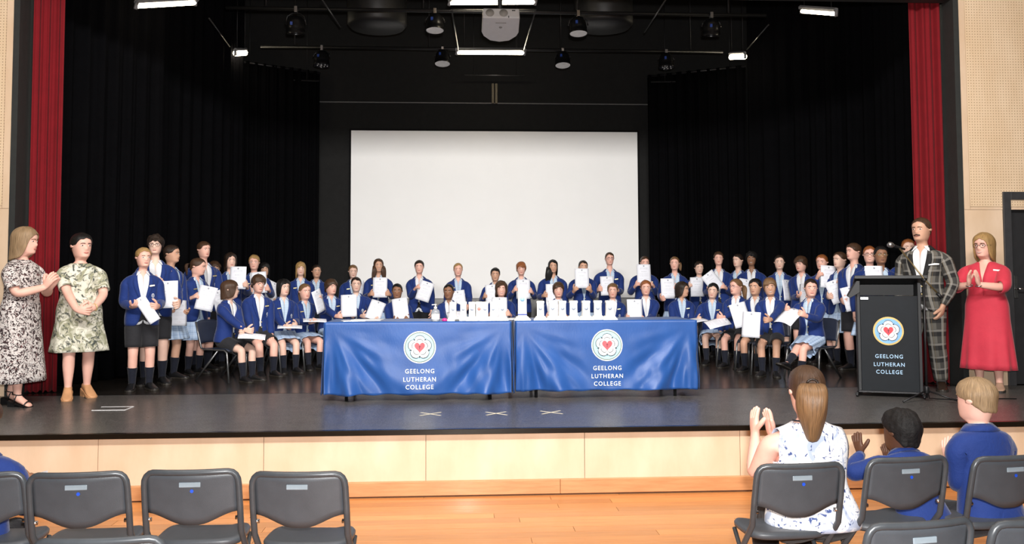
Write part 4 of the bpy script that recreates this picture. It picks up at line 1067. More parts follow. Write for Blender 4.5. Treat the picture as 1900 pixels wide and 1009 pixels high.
# ---- trophies
TROPHY = pm('trophy_white', (.80, .78, .72), .35, var=.03); TGREY = pm('trophy_print', (.45, .50, .58), .6); TRED = pm('trophy_red', (.55, .25, .22), .6)
def trophy(px, Y, hgt, cw, label, plaque=TGREY, tw=0):
    p = at_y(px, 590, Y); o = tag(empty('trophy', (p.x, Y, TZ_)), label, 'trophy', 'white column trophies'); o.rotation_euler = (0, 0, tw)
    q = MB(); k = cw * 1.0
    pr = [(k * 1.45, 0), (k * 1.45, .012), (k * 1.25, .018), (k * 1.05, .034), (k * .95, .040)]
    prev = None
    for r, z in pr:
        rg = q.ring([V((sx * r, sy * r * .8, z)) for sx, sy in ((-1, -1), (1, -1), (1, 1), (-1, 1))])
        if prev: q.bridge(prev, rg)
        else: q.face(rg)
        prev = rg
    q.face(prev); obj('plinth', q, TROPHY, o, bevel=.002)
    q = MB(); prev = None
    for r, z in ((k * .78, .038), (k * .74, .10), (k * .74, hgt - .03), (k * .82, hgt - .018), (k * .82, hgt - .002), (k * .72, hgt)):
        rg = q.ring([V((sx * r, sy * r * .8, z)) for sx, sy in ((-1, -1), (1, -1), (1, 1), (-1, 1))])
        if prev: q.bridge(prev, rg)
        else: q.face(rg)
        prev = rg
    q.face(prev); obj('column', q, TROPHY, o, bevel=.002)
    q = MB(); q.lathe([(k * .42, 0), (k * .42, .0015)], 16, 0, M.Translation((0, -k * .60, hgt * .62)) @ M.Rotation(pi / 2, 4, 'X')); obj('crest', q, plaque, o, True)
    for (hw_, a_, b_) in ((.45, .80, .825), (.35, .42, .435)): q = MB(); q.box(-k * hw_, k * hw_, -k * .605, -k * .595, hgt * a_, hgt * b_); obj('print_line', q, TGREY, o)
    return o
tl = [(841, 'next to the pink object'), (860, 'second from the sanitiser'), (876, 'third from the sanitiser'), (889, 'fourth from the sanitiser'), (900, 'fifth from the sanitiser'), (915, 'sixth from the sanitiser'), (932, 'standing nearest the end of the left table')]
for i, (px, d) in enumerate(tl): trophy(px, 8.46 + .05 * (i % 2), .185, .040, 'short white column trophy on left table, ' + d, TRED if i in (3,) else TGREY, R((i * 37) % 12 - 6))
tr = [(1003, 'leftmost of the row'), (1025, 'second from the left'), (1043, 'third from the left'), (1064, 'fourth, standing apart'), (1087, 'fifth, standing apart'), (1109, 'second from the right end'), (1131, 'at the right end of the row')]
for i, (px, d) in enumerate(tr): trophy(px, 8.50 + .04 * (i % 2), .190, .046 if i < 3 else .050, 'short white column trophy on right table, ' + d, TGREY, R((i * 29) % 12 - 6))
o = trophy(969, 8.50, .335, .056, 'tallest white column trophy with blue band between the two tables', pm('trophy_blue_crest', (.35, .62, .85), .6))
q = MB(); q.box(-.045, .045, -.037, .037, .052, .064); obj('band', q, pm('trophy_band', (.02, .05, .30), .5), o)

# sanitiser, pink item, loose papers on the tables
p = at_y(808, 590, 8.42); o = tag(empty('sanitiser_bottle', (p.x, 8.42, TZ_)), 'clear pump bottle of hand sanitiser on the left table', 'bottle')
CLEAR = pm('clear_plastic', (.75, .78, .80), .12, spec=.6); t_ = CLEAR.node_tree.nodes['Principled BSDF']; t_.inputs['Transmission Weight'].default_value = .7
q = MB(); q.lathe([(.036, 0), (.042, .006), (.042, .085), (.036, .105), (.016, .118), (.014, .125)], 20); obj('bottle', q, CLEAR, o, True)
q = MB(); q.lathe([(.0425, .020), (.0425, .070)], 20, 0, None, False, False); obj('label_sleeve', q, TROPHY, o, True)
q = MB(); q.lathe([(.016, .120), (.016, .138), (.006, .140), (.006, .156), (.012, .158), (.012, .166)], 14); q.tube([(0, 0, .162), (-.035, -.01, .158)], .005, 6); obj('pump', q, TROPHY, o, True)
p = at_y(825, 592, 8.42); q = MB(); q.lathe([(.018, 0), (.026, .006), (.026, .016), (.016, .026), (.006, .030)], 16); o = obj('tape_roll', q, pm('hot_pink', (.75, .03, .22), .4), None, True); o.location = (p.x, 8.42, TZ_); tag(o, 'small hot pink object beside the sanitiser bottle', 'trinket')
PAPER = pm('plain_paper', (.82, .81, .78), .7, var=.02)
def sheet(name, x, Y, z, w, d, rz, label, n=4):
    q = MB(); q.box(-w / 2, w / 2, -d / 2, d / 2, 0, .0015 * n); o = obj(name, q, PAPER); o.location = (x, Y, z); o.rotation_euler = (0, 0, rz); return tag(o, label, 'paper')
sheet('paper_stack', at_y(950, 592, 8.72).x, 8.72, TZ_, .30, .21, .1, 'stack of white papers behind the tallest trophy', 8)
sheet('paper_sheet', at_y(655, 594, 8.55).x, 8.55, TZ_, .21, .15, .3, 'loose white paper at the left end of the left table')
sheet('paper_sheet', at_y(682, 594, 8.75).x, 8.75, TZ_, .30, .2, -.1, 'loose white paper under the tilted certificate on the left table')
q = MB(); q.box(-.02, .02, -.015, .015, 0, .02); o = obj('black_clip', q, SHOE, bevel=.003); o.location = (at_y(848, 592, 8.4).x, 8.40, TZ_); tag(o, 'small black clip beside the first trophy', 'clip')

# ---- crosses of tape and the floor hatch
TAPE = pm('masking_tape', (.72, .66, .52), .7)
for px, py, lab in ((799, 768, 'leftmost tape cross marked on the stage apron'), (921, 767, 'middle tape cross marked on the stage apron'), (1023, 765, 'rightmost tape cross marked on the stage apron')):
    p = at_z(px, py, STZ); o = tag(empty('tape_cross', p), lab, 'tape mark', 'tape crosses')
    for a in (.36, -.36):
        q = MB(); X = M.Rotation(a * 2.2, 4, 'Z'); q.box(-.125, .125, -.010, .010, .0006 + (.0007 if a > 0 else 0), .0012 + (.0007 if a > 0 else 0), 0, X); obj('tape_strip', q, TAPE, o)
p = at_z(210, 758, STZ); o = tag(empty('floor_hatch', p), 'metal edged floor socket hatch in the apron at left', 'hatch')
q = MB(); q.box(-.14, .14, -.10, .10, .0003, .002); obj('hatch_plate', q, APRON, o)
q = MB()
for x0_, x1_, y0_, y1_ in ((-.145, .145, -.107, -.098), (-.145, .145, .098, .107), (.138, .147, -.1, .1)): q.box(x0_, x1_, y0_, y1_, 0, .0045)
obj('hatch_edge', q, pm('hatch_aluminium', (.75, .75, .76), .5), o)

# ---- lectern
LB = pm('lectern_black', (.008, .009, .011), .5, bump=.05, bscale=200); LP = pm('lectern_panel', (.008, .0105, .014), .6, spec=.25, var=.1)
YL = at_z(1650, 736, STZ).y; pl, pr_ = at_y(1592, 640, YL), at_y(1709, 640, YL); lw = .288; lc = (pl.x + pr_.x) / 2
lec = tag(empty('lectern', (lc, YL, STZ)), 'black lectern with round rose emblem and pale blue lettering', 'lectern'); lec.rotation_euler = (0, 0, R(-23))
zt_ = at_y(1650, 549, YL).z - STZ; ztop = at_y(1650, 519, YL).z - STZ
q = MB(); q.box(-lw, -lw + .03, 0, .42, .05, ztop - .03); obj('side_panel', q, LB, lec, bevel=.004)
q = MB(); q.box(lw - .03, lw, 0, .42, .05, ztop - .03); obj('side_panel', q, LB, lec, bevel=.004)
q = MB(); q.box(-lw + .03, lw - .03, .006, .03, .05, zt_); fp_ = obj('front_panel', q, LP, lec, bevel=.003)
q = MB(); q.box(-lw + .03, lw - .03, .03, .42, zt_ - .03, zt_ - .005); obj('shelf', q, LB, lec)
q = MB(); q.box(-lw + .03, lw - .03, .38, .42, zt_, ztop - .05); obj('back_panel', q, LB, lec)
q = MB(); X = M.Translation((0, .18, ztop)) @ M.Rotation(R(-7), 4, 'X'); q.box(-lw - .02, lw + .06, -.24, .26, -.02, .015, 0, X); obj('reading_top', q, LB, lec, bevel=.006)
q = MB(); q.prism([(-lw - .085, zt_ - .005), (-lw + .0, ztop - .01), (-lw + .03, ztop - .01), (-lw + .03, zt_ + .035), (-lw - .06, zt_ - .02)], -.05, .40); obj('side_wing', q, LB, lec, bevel=.003)
q = MB(); q.box(-lw + .035, -lw + .105, -.002, .008, zt_ - .035, zt_ - .012); obj('name_plate', q, STEEL, lec)
q = MB(); q.tube([(-lw - .02, -.10, .028), (-lw + .03, .34, .028)], .016, 8); q.tube([(lw + .0, -.10, .028), (lw - .03, .34, .028)], .016, 8); q.box(-lw, lw, -.03, .36, .036, .052); obj('base', q, DKSTEEL, lec, bevel=.003)
for x_, y_ in ((-lw - .018, -.09), (-lw + .03, .33), (lw, -.09), (lw - .03, .33)):
    q = MB(); q.lathe([(.017, -.010), (.019, -.006), (.019, .006), (.017, .010)], 14, 0, M.Translation((x_, y_, .019)) @ M.Rotation(pi / 2, 4, 'Y')); obj('castor', q, DKSTEEL, lec, True)
def lecP(u, v, l): return V((lu2 + u, .004 - l, lv2 + v))
pp = at_y(1649, 614, YL); lu2 = -.008; lv2 = pp.z - STZ
emblem(lec, .138, lecP, GLD, GLD, SKY, REDH)
for wd, py in zip(('GEELONG', 'LUTHERAN', 'COLLEGE'), (661, 676, 690)): lettering(lec, wd, lecP, TXW[wd] * .90, 0, at_y(1649, py, YL).z - STZ - lv2, TXTB)
# ---- microphone stand
YM = at_z(1720, 744, STZ).y; pb = at_z(1720, 744, STZ); ms = tag(empty('microphone_stand', (pb.x, pb.y, STZ)), 'black boom microphone stand beside the lectern', 'microphone stand')
def ml(px, py, Y): p = at_y(px, py, Y); return V((p.x - pb.x, Y - pb.y, p.z - STZ))
top = ml(1716, 519, YM); top.x = 0; mic = ml(1668, 459, YM + .10); tailp = ml(1748, 553, YM - .08)
q = MB(); q.tube([(0, 0, .03), top], .010, 10); obj('pole', q, DKSTEEL, ms, True)
for a in (80, 200, 320):
    q = MB(); q.tube([(0, 0, .10), (.30 * cos(R(a)), .30 * sin(R(a)), .012)], .008, 8); obj('leg', q, DKSTEEL, ms, True)
q = MB(); q.lathe([(.02, .07), (.024, .08), (.024, .13), (.02, .14)], 12); obj('collar', q, DKSTEEL, ms, True)
q = MB(); q.tube([tailp, top + V((0, -.02, 0)), mic], .008, 8); obj('boom', q, pm('boom_brass', (.16, .12, .06), .3, .7), ms, True)
q = MB(); q.tube([tailp, tailp.lerp(top, .28)], .016, 10); obj('counterweight', q, DKSTEEL, ms, True)
q = MB(); q.lathe([(.0, -.02), (.018, -.02), (.018, .03), (0, .03)], 12, 0, M.Translation(top) @ M.Rotation(pi / 2, 4, 'X')); obj('clutch', q, DKSTEEL, ms, True)
mo = tag(empty('microphone', (pb.x + mic.x, pb.y + mic.y, STZ + mic.z)), 'black handheld microphone with steel mesh head in front of the man', 'microphone')
d = V((-.93, 0, .28)).normalized(); X = d.to_track_quat('Z', 'Y').to_matrix().to_4x4()
q = MB(); q.lathe([(.010, -.06), (.012, 0), (.016, .05), (.020, .06)], 14, 0, X); obj('handle', q, DKSTEEL, mo, True)
q = MB(); q.lathe([(.020, .06), (.027, .075), (.028, .092), (.022, .108), (.010, .116)], 16, 0, X); obj('mesh_head', q, STEEL, mo, True)
q = MB(); pts = [(0.01, .0, .1), (.05, .05, .02), (.16, .10, .006), (.35, .02, .005), (.6, .10, .005), (.9, .05, .005)]; q.tube(pts, .005, 6); co = obj('microphone_cable', q, DKSTEEL, None, True); co.location = (pb.x, pb.y, STZ); tag(co, 'black cable running from the microphone stand across the floor', 'cable')

# ---- chairs
PLAST = pm('chair_plastic', (.058, .066, .077), .42, bump=.15, bscale=350, var=.08); TUBEM = pm('chair_tube', (.056, .063, .071), .34, .1); SLOT = pm('chair_slot', (.24, .29, .33), .3); DOT = pm('blue_sticker', (.01, .07, .55), .5)
def make_folding():
    c = empty('folding_chair', (0, 0, 0)); W2 = .205
    def by(x, z): return -.235 - (z - .45) * .22 + .10 * (x / W2) ** 2 * .28     # the panel bows back in the middle
    def bp(x, z, o=0): return V((x, by(x, z) + o, z))
    top = .770; q = MB(); NU, NV = 20, 8
    def pz(u, v):
        x = (u * 2 - 1) * (W2 - .004); zb_ = .535 + .058 * smooth((abs(x) / W2 - .1) / .9); return bp(x, zb_ + (top + .012 - zb_) * v)
    q.grid(NU, NV, pz); br = obj('backrest', q, PLAST, c, True, solid=-.010)
    q = MB(); q.box(-.048, .048, 0, .006, -.0115, .0115); sl_ = obj('grip_slot', q, SLOT, br, bevel=.006); sl_.location = bp(0, .728, -.005)
    q = MB(); q.lathe([(.008, 0), (.008, .0012)], 16, 0, M.Rotation(pi / 2, 4, 'X')); dt = obj('sticker', q, DOT, br); dt.location = bp(.008, .698, -.0022); dt['label'] = 'round blue sticker'
    pts = []
    for sx in (-1, 1):
        col = [(sx * (W2 + .012), -.02 + .24, .0), (sx * (W2 + .010), -.02, .28), (sx * (W2 + .008), by(W2, .50), .50), (sx * (W2 + .008), by(W2, .62), .62), (sx * (W2 + .006), by(W2, .72), .72), (sx * (W2 + .003), by(W2, .745), .747), (sx * (W2 - .006), by(W2, .76), .766), (sx * (W2 - .020), by(W2, top), top + .008), (sx * (W2 - .038), by(W2 - .03, top), top + .0135), (sx * (W2 - .06), by(W2 - .05, top), top + .014)]
        mid = [(sx * W2 * k, by(W2 * k, top), top + .014) for k in (.5, .25)]
        pts = (pts + [(0, by(0, top), top + .014)] + (col + mid)[::-1]) if sx > 0 else (col + mid)
    q = MB(); q.tube(pts, .0145, 10); obj('tube_frame', q, TUBEM, c, True)
    for sx in (-1, 1):
        q = MB(); q.tube([(sx * (W2 - .012), -.27, .0), (sx * (W2 - .012), -.10, .24), (sx * (W2 - .012), .06, .41)], .011, 8); obj('rear_leg', q, TUBEM, c, True)
        q = MB(); q.lathe([(.010, -.012), (.010, .012)], 10, 0, M.Translation((sx * (W2 - .004), by(W2, .56) + .004, .56)) @ M.Rotation(pi / 2, 4, 'Y')); obj('rivet', q, CHROME, c, True)
        q = MB(); q.box(sx * (W2 + .012) - .016, sx * (W2 + .012) + .016, .205, .235, 0, .02); obj('foot', q, TUBEM, c)
    q = MB(); q.tube([(-W2, -.14, .19), (W2, -.14, .19)], .008, 8); obj('crossbar', q, TUBEM, c, True)
    q = MB(); prev = None
    for z, k in ((.415, .93), (.425, .99), (.440, 1.0), (.450, .96), (.452, .85)):
        rg = q.ring([V((.205 * k * sgnpow(cos(a), .55), -.035 + (.165 * k) * sgnpow(sin(a), .5 if sin(a) < 0 else .62), z - .022 * (abs(sin(a)) ** 8 if sin(a) > 0 else 0))) for a in [2 * pi * i / 36 for i in range(36)]])
        if prev: q.bridge(prev, rg)
        else: q.face(rg)
        prev = rg
    q.face(prev); obj('seat', q, PLAST, c, True)
    return c
fold0 = make_folding(); _used = [0]
def folding(px, py, rz, label, zt=.785):
    p = at_z(px, py, zt); o = fold0 if not _used[0] else cp(fold0); _used[0] += 1
    rzr = R(rz); back = V((-sin(rzr) * -.30, cos(rzr) * -.30, 0)); o.location = (p.x - back.x, p.y - back.y, 0); o.rotation_euler = (0, 0, rzr)
    return tag(o, label, 'chair', 'folding chairs in the hall')
CH = {}
CH['a'] = folding(-52, 882, 3, 'dark grey folding chair cut by the left edge of the picture')
CH['b'] = folding(141, 881, 3, 'empty dark grey folding chair with blue sticker nearest the left edge')
CH['c'] = folding(352, 876, 1, 'empty dark grey folding chair with sticker, middle of the three left ones')
CH['d'] = folding(551, 880, -4, 'empty dark grey folding chair at the right end of the left row')
CH['e'] = folding(1489, 864, 4, 'dark grey folding chair the woman in the floral top sits on')
CH['f'] = folding(1690, 852, 8, 'dark grey folding chair the boy with curly black hair sits on')
CH['g'] = folding(1884, 849, 9, 'dark grey folding chair the blond boy sits on')
CH['h'] = folding(178, 1004, 2, 'top of a nearer folding chair at the bottom left edge')
CH['i'] = folding(1716, 972, 9, 'top of a nearer folding chair at the bottom below the curly haired boy')
CH['j'] = folding(1945, 968, 9, 'nearer folding chair at the bottom right corner')
l_ = CH['d'].children; 
for ch in list(CH['d'].children):
    for g in list(ch.children):
        if g.name.startswith('sticker'): bpy.data.objects.remove(g)
p = CH['c'].location; sheet('paper_scrap', p.x + .03, p.y - .13, .4315, .07, .05, .3, 'white paper scrap on the seat of the middle empty chair', 2)

SHELL = pm('stage_chair_shell', (.018, .024, .045), .45); LEGM = pm('stage_chair_leg', (.20, .205, .21), .3, .8)
def make_stage_chair():
    c = empty('stage_chair', (0, 0, 0))      # faces -y like the people, seat at .44
    q = MB()
    def se(u, v):
        x = (u * 2 - 1) * .21; y_ = -.21 + .40 * v; return V((x * (1 - .08 * (1 - v)), y_, .43 - .012 * cos((u - .5) * pi) - .03 * max(0, .12 - v) / .12))
    q.grid(11, 9, se); obj('seat', q, SHELL, c, True, solid=.008)
    q = MB()
    def bk(u, v):
        x = (u * 2 - 1) * .205 * (1 - .12 * v * v); return V((x, .19 + .09 * v + .04 * (1 - (u * 2 - 1) ** 2), .50 + .30 * v - .03 * v * abs(u * 2 - 1) ** 4))
    q.grid(11, 9, bk); obj('backrest', q, SHELL, c, True, solid=.008)
    for sx in (-1, 1):
        q = MB(); q.tube([(sx * .215, -.24, 0), (sx * .20, -.19, .38), (sx * .195, -.15, .415), (sx * .195, .15, .415), (sx * .20, .19, .44), (sx * .205, .235, .62), (sx * .20, .28, .78)], .0115, 8); obj('front_leg', q, LEGM, c, True)
        q = MB(); q.tube([(sx * .185, -.05, .415), (sx * .205, .27, 0)], .0115, 8); obj('rear_leg', q, LEGM, c, True)
    return c
stc0 = make_stage_chair(); _su = [0]
def stage_chair(loc, rz, seat, label):
    o = stc0 if not _su[0] else cp(stc0); _su[0] += 1; o.location = loc; o.rotation_euler = (0, 0, rz); s_ = (seat - .012) / .44; o.scale = (1, 1, s_); return tag(o, label, 'chair', 'chairs of the seated students')
# ================================================================ cast
def cert_mat():
    t = NT('certificate_print'); t.set(Roughness=.6); t.b.inputs['Specular IOR Level'].default_value = .3
    tc = t.n('TexCoord'); sx = t.n('SeparateXYZ'); t.l(tc, 'UV', sx, 0); u, v = sx.outputs[0], sx.outputs[1]; oi = t.n('ObjectInfo')
    cur = (.84, .86, .94, 1)
    def band(sock, lo, hi): return t.math('MULTIPLY', t.math('GREATER_THAN', sock, lo), t.math('LESS_THAN', sock, hi))
    nz = t.n('TexNoise', i_Scale=1., i_Detail=1.); mp = t.n('Mapping'); mp.inputs['Scale'].default_value = (70, 3, 1); t.l(tc, 'UV', mp, 0); t.l(mp, 0, nz, 'Vector'); word = t.math('GREATER_THAN', nz.outputs['Fac'], .47)
    def line(v0, hh, u0, u1, c, f):
        nonlocal cur
        m = t.math('MULTIPLY', band(v, v0 - hh, v0 + hh), band(u, u0, u1)); m = t.math('MULTIPLY', t.math('MULTIPLY', m, word), f * .6); cur = t.mix(m, cur, c)
    G = (.25, .27, .33, 1)
    line(.80, .016, .22, .78, G, .8); line(.745, .010, .18, .82, (.45, .30, .34, 1), .6); line(.62, .014, .30, .70, G, .7)
    for k in range(4): line(.52 - k * .045, .007, .16 + .03 * (k % 2), .84 - .03 * (k % 2), G, .6)
    line(.25, .009, .14, .42, G, .7); line(.25, .009, .56, .86, G, .7); line(.14, .012, .36, .64, (.50, .28, .30, 1), .7); line(.08, .005, .25, .75, G, .5)
    du = t.math('MULTIPLY', t.math('SUBTRACT', u, .5), .21); dv = t.math('MULTIPLY', t.math('SUBTRACT', v, .905), .297)
    d = t.math('ADD', t.math('POWER', du, 2.), t.math('POWER', dv, 2.)); m = t.math('LESS_THAN', d, .011 ** 2); cur = t.mix(t.math('MULTIPLY', m, .75), cur, (.16, .17, .21, 1))
    t.color(cur); MATS['cert'] = t.m; return t.m
CERT = cert_mat()
def paper_matrix(C, roll, yaw, pitch): return M.Translation(C) @ M.Rotation(R(yaw), 4, 'Z') @ M.Rotation(R(pitch), 4, 'X') @ M.Rotation(R(roll), 4, 'Y')
_pm = {}
def make_paper(X, label, bend=.012, w=.21, h=.297):
    key = (bend, w, h)
    if key not in _pm:
        q = MB()
        def fn(u, v): return V(((u - .5) * w, bend * (4 * (u - .5) ** 2 + 1.6 * (v - .5) ** 2), (v - .5) * h))
        q.grid(7, 9, fn); me = q.mesh('certificate', True, True); me.materials.append(CERT); _pm[key] = me
    o = obj('certificate', _pm[key], CERT); o.matrix_world = X; b = o.modifiers.new('solid', 'SOLIDIFY'); b.thickness = .0009
    return tag(o, label, 'certificate', 'printed certificates')
ROWS = {}
def student(key, px, yt, Y, mode, hd, out, style, colr, skin, label, short, hy=0, hp=0, paper=None, smile=0., glasses=False, pin=True, w=1., lean=0., tail=None, legs=None, lv=1, arms=None, iris='brown', hroll=0, extra=None, kin=None, seat=None, chairlab=None, belly=0., nochair=False, bend=.012):
    rs = random.Random(hash(key) % 1000 if not isinstance(key, int) else key)
    P0 = at_y(px, yt, Y); zt = P0.z - STZ - .014
    seated = mode == 'sit'
    if seated:
        H = min(1.72, max(1.36, (zt - .43) / .548)); st_ = seat or max(.34, zt - .548 * H)
    else: H = zt; st_ = .44
    # move the root so that the head lands on its place
    hx = .012 * H + sin(lean) * .35 * H; hr_ = R(hd)
    root = empty('person', (P0.x - hx * sin(hr_) , Y + hx * cos(hr_), STZ), hr_)
    bpy.context.view_layer.update()
    RM = M.Translation(root.location) @ M.Rotation(hr_, 4, 'Z'); inv = RM.inverted()
    A = dict(arms or {})
    if paper:
        pps = paper if isinstance(paper, list) else [paper]
        for i, pp in enumerate(pps):
            pxx, pyy, roll = pp[0], pp[1], pp[2]; kw = pp[3] if len(pp) > 3 else {}
            Yp = Y - kw.get('dy', .27); C = at_y(pxx, pyy, Yp); X = paper_matrix(C, roll, kw.get('yaw', 0), kw.get('pitch', -8))
            make_paper(X, w=kw.get('w', .21), bend=kw.get('bend', bend), label=('certificate held by the ' if i == 0 else 'second certificate held by the ') + short if not kw.get('lab') else kw['lab'])
            for sd, nm, df in ((-1, 'R', (-.5, -.30)), (1, 'L', (.5, -.30))):
                g = kw.get(nm, df)
                if g is None or (i and nm not in kw): continue
                G = inv @ (X @ V((g[0] * .21, .006, g[1] * .297)))
                el = V((sd * .12 * H, -.02 * H, (st_ + .048 * H if seated else .5 * H) + .09 * H)); fd = (G - el).normalized()
                inw = (inv.to_3x3() @ (X.to_3x3() @ V((-g[0] if abs(g[0]) > .2 else -sd * .3, 0, .25 if abs(g[0]) < .45 else 0)))).normalized()
                fd = (fd + inw * .25).normalized(); pn = inw - fd * inw.dot(fd); pn = pn.normalized() if pn.length > .1 else V((-sd, 0, 0))
                A[sd] = dict(wrist=G - fd * .052 * H + V((0, .012, 0)) - pn * .012, fd=fd, palm=pn, curl=.85, thumb=.7)
    p = Person(H, w, hyaw=R(hy), hpitch=R(hp) , hroll=R(hroll), seated=seated, seat=st_, lean=lean, arms=A, legs=legs, lv=lv, belly=belly, hh=.187 if Y > 12.4 else None)
    sk = skin_mat(skin); bc = {'blond': 'light', 'ash': 'light', 'ginger': 'redbrown', 'light': 'brown'}.get(colr, colr)
    p.body(root, sk); p.face(root, skin, hair_mat(bc), iris, smile)
    p.hair(root, style, colr, seed=len(ROWS) + 3, part=rs.choice((-1, -.5, .5, 1)))
    if tail: p.tail(root, colr, **tail)
    if glasses: p.glasses(root, glasses if not isinstance(glasses, bool) else None)
    girl = out == 'G'
    p.shirt(root, PALE if girl else SHIRT); p.blazer(root, pin=(pin if pin is not True else rs.choice((1, -1))))
    if girl: p.skirt(root, SKIRT)
    elif out == 'T': p.lower(root, 'trousers', TROUS, 1.95, .008, lambda t: .012 + .012 * max(0, t - .8))
    else: p.lower(root, 'shorts', SHORT, .80, .010, lambda t: .012 + .016 * t)
    p.socks(root); p.shoes(root)
    if extra: extra(p, root)
    tag(root, label, 'person', 'students on the stage')
    if seated and not nochair: stage_chair((root.location.x, root.location.y + 0, STZ), hr_, st_ - .005, chairlab or 'grey legged stage chair under the ' + short)
    ROWS[key] = (p, root); return p, root
locks = lambda sides, ln=1.05, colr='dark', r=.12: (lambda p, root: [p.tail(root, colr, base=(s_ * .27, .08, .50), ln=ln, r=r, side=s_ * .20, name='hair_lock', out=-.42) for s_ in sides])

# ---- left group, standing
student(3, 266, 458, 9.35, 'st', 26, 'B', 'under', 'blond', 'pink', 'boy with blond undercut and grey shorts standing at the front left', 'boy with blond undercut', hy=12, lv=2, paper=(273, 574, -33, dict(R=(-.22, .36), L=(.30, -.02), yaw=14, dy=.24, w=.115)), iris='blue')
student(4, 289, 436, 9.85, 'st', 22, 'B', 'curly', 'dark', 'fair', 'tall boy with dark curly hair and black glasses at left', 'curly haired boy with glasses at left', hy=-8, glasses=True, lv=2, paper=(311, 546, -3, dict(R=(-.36, .48), L=(.46, -.40), dy=.24)))
student(5, 319, 453, 10.35, 'st', 60, 'G', 'tied', 'dark', 'tan', 'dark haired girl mostly hidden behind the tall curly haired boy', 'girl hidden behind the curly haired boy', hy=20, paper=(333, 580, 4, dict(yaw=52, L=(.4, -.02), R=(-.4, 0), dy=.2)))
student(6, 365, 477, 10.9, 'st', 55, 'G', 'tied', 'brown', 'pink', 'girl with brown ponytail turned to the right in checked skirt', 'girl with brown ponytail', hy=28, hp=8, smile=.8, tail=dict(ln=.8, r=.12), paper=(382, 553, 13, dict(R=(-.45, .02), L=None, yaw=10)))
student(7, 379, 447, 11.35, 'st', 48, 'B', 'short', 'brown', 'pink', 'tall boy with brown hair behind the ponytailed girl', 'tall boy behind the ponytailed girl', w=1.1, paper=(409, 560, -14, dict(yaw=64, L=(.2, -.5), R=None)))
student(8, 398, 484, 12.0, 'st', 40, 'B', 'mop', 'brown', 'tan', 'face with glasses peeking between the tall boy and the dark haired girl', 'student with glasses peeking out', glasses=True)
student(9, 428, 468, 11.8, 'st', 28, 'G', 'shoulder', 'dark', 'fair', 'dark haired girl holding a certificate behind the seated bob haired child', 'dark haired girl behind the bob haired child', paper=(441, 515, 0, dict(dy=.3)))
student(10, 472, 472, 12.35, 'st', 14, 'B', 'short', 'blond', 'pink', 'blond boy standing behind the seated brown haired boy', 'blond boy standing at left', hy=-6, paper=(480, 524, -5, dict(yaw=6)), iris='blue')
student(11, 491, 486, 12.9, 'st', 14, 'G', 'fringe', 'black', 'tan', 'black haired girl standing half hidden beside the blond boy', 'black haired girl beside the blond boy', paper=(506, 541, 24, dict(yaw=50, L=(.3, -.4), R=None)))
student(12, 558, 485, 12.85, 'st', 12, 'G', 'fringe', 'blond', 'fair', 'girl with blond fringe and long hair standing at left of the screen', 'girl with blond fringe')
student(13, 587, 490, 13.45, 'st', 8, 'G', 'tied', 'dark', 'tan', 'girl with dark tied hair and open white collar standing at left', 'girl with dark tied hair', hy=10, w=1.05)
# ---- left group, seated
student(14, 427, 519, 10.2, 'sit', 62, 'B', 'bob', 'brown', 'fair', 'seated child with brown bob turned away at the left end of the chairs', 'child with brown bob', hy=45, paper=(468, 620, -70, dict(pitch=-76, yaw=30, dy=.22, R=(-.3, -.3), L=(-.2, .3))), lean=.05, pin=False, bend=.02)
student(15, 479, 508, 10.8, 'sit', 34, 'B', 'mop', 'brown', 'pink', 'seated boy with brown hair and hands on his lap at left', 'seated boy with hands on lap', hp=10, w=1.06, lv=2)
student(16, 526, 517, 11.2, 'sit', 28, 'G', 'bob', 'black', 'fair', 'seated girl with black bob hair next to the boy with hands on lap', 'seated girl with black bob', hy=10, paper=(538, 604, -80, dict(pitch=-82, yaw=20, R=(-.3, 0), L=(.3, -.2))))
student(17, 566, 525, 11.6, 'sit', 34, 'G', 'tied', 'light', 'pink', 'seated girl with light brown ponytail in blue checked skirt', 'seated girl with light brown ponytail', tail=dict(ln=.9, r=.13), paper=[(584, 592, -78, dict(pitch=-80, yaw=24, R=(-.3, 0), L=None)), (593, 558, -16, dict(yaw=66, L=(.2, .2), lab='certificate raised edge on by the girl with light brown ponytail'))])
student(18, 614, 517, 12.0, 'sit', 24, 'G', 'mop', 'brown', 'pink', 'seated student with heavy brown fringe at the left end of the table', 'seated student with heavy fringe', w=1.15, paper=(647, 567, -2, dict(dy=.34, R=(-.45, -.45), L=(.42, -.55))), hy=14)
student(19, 661, 513, 12.4, 'sit', 10, 'G', 'tied', 'dark', 'fair', 'seated dark haired student in open blazer and pale buttoned dress', 'dark haired student in pale buttoned dress', smile=.5, w=1.12, pin=False, paper=(697, 575, 22, dict(yaw=12, pitch=-25, R=(-.2, -.5), L=(.3, -.45))), tail=dict(base=(.15, .45, .60), ln=.35, r=.14))
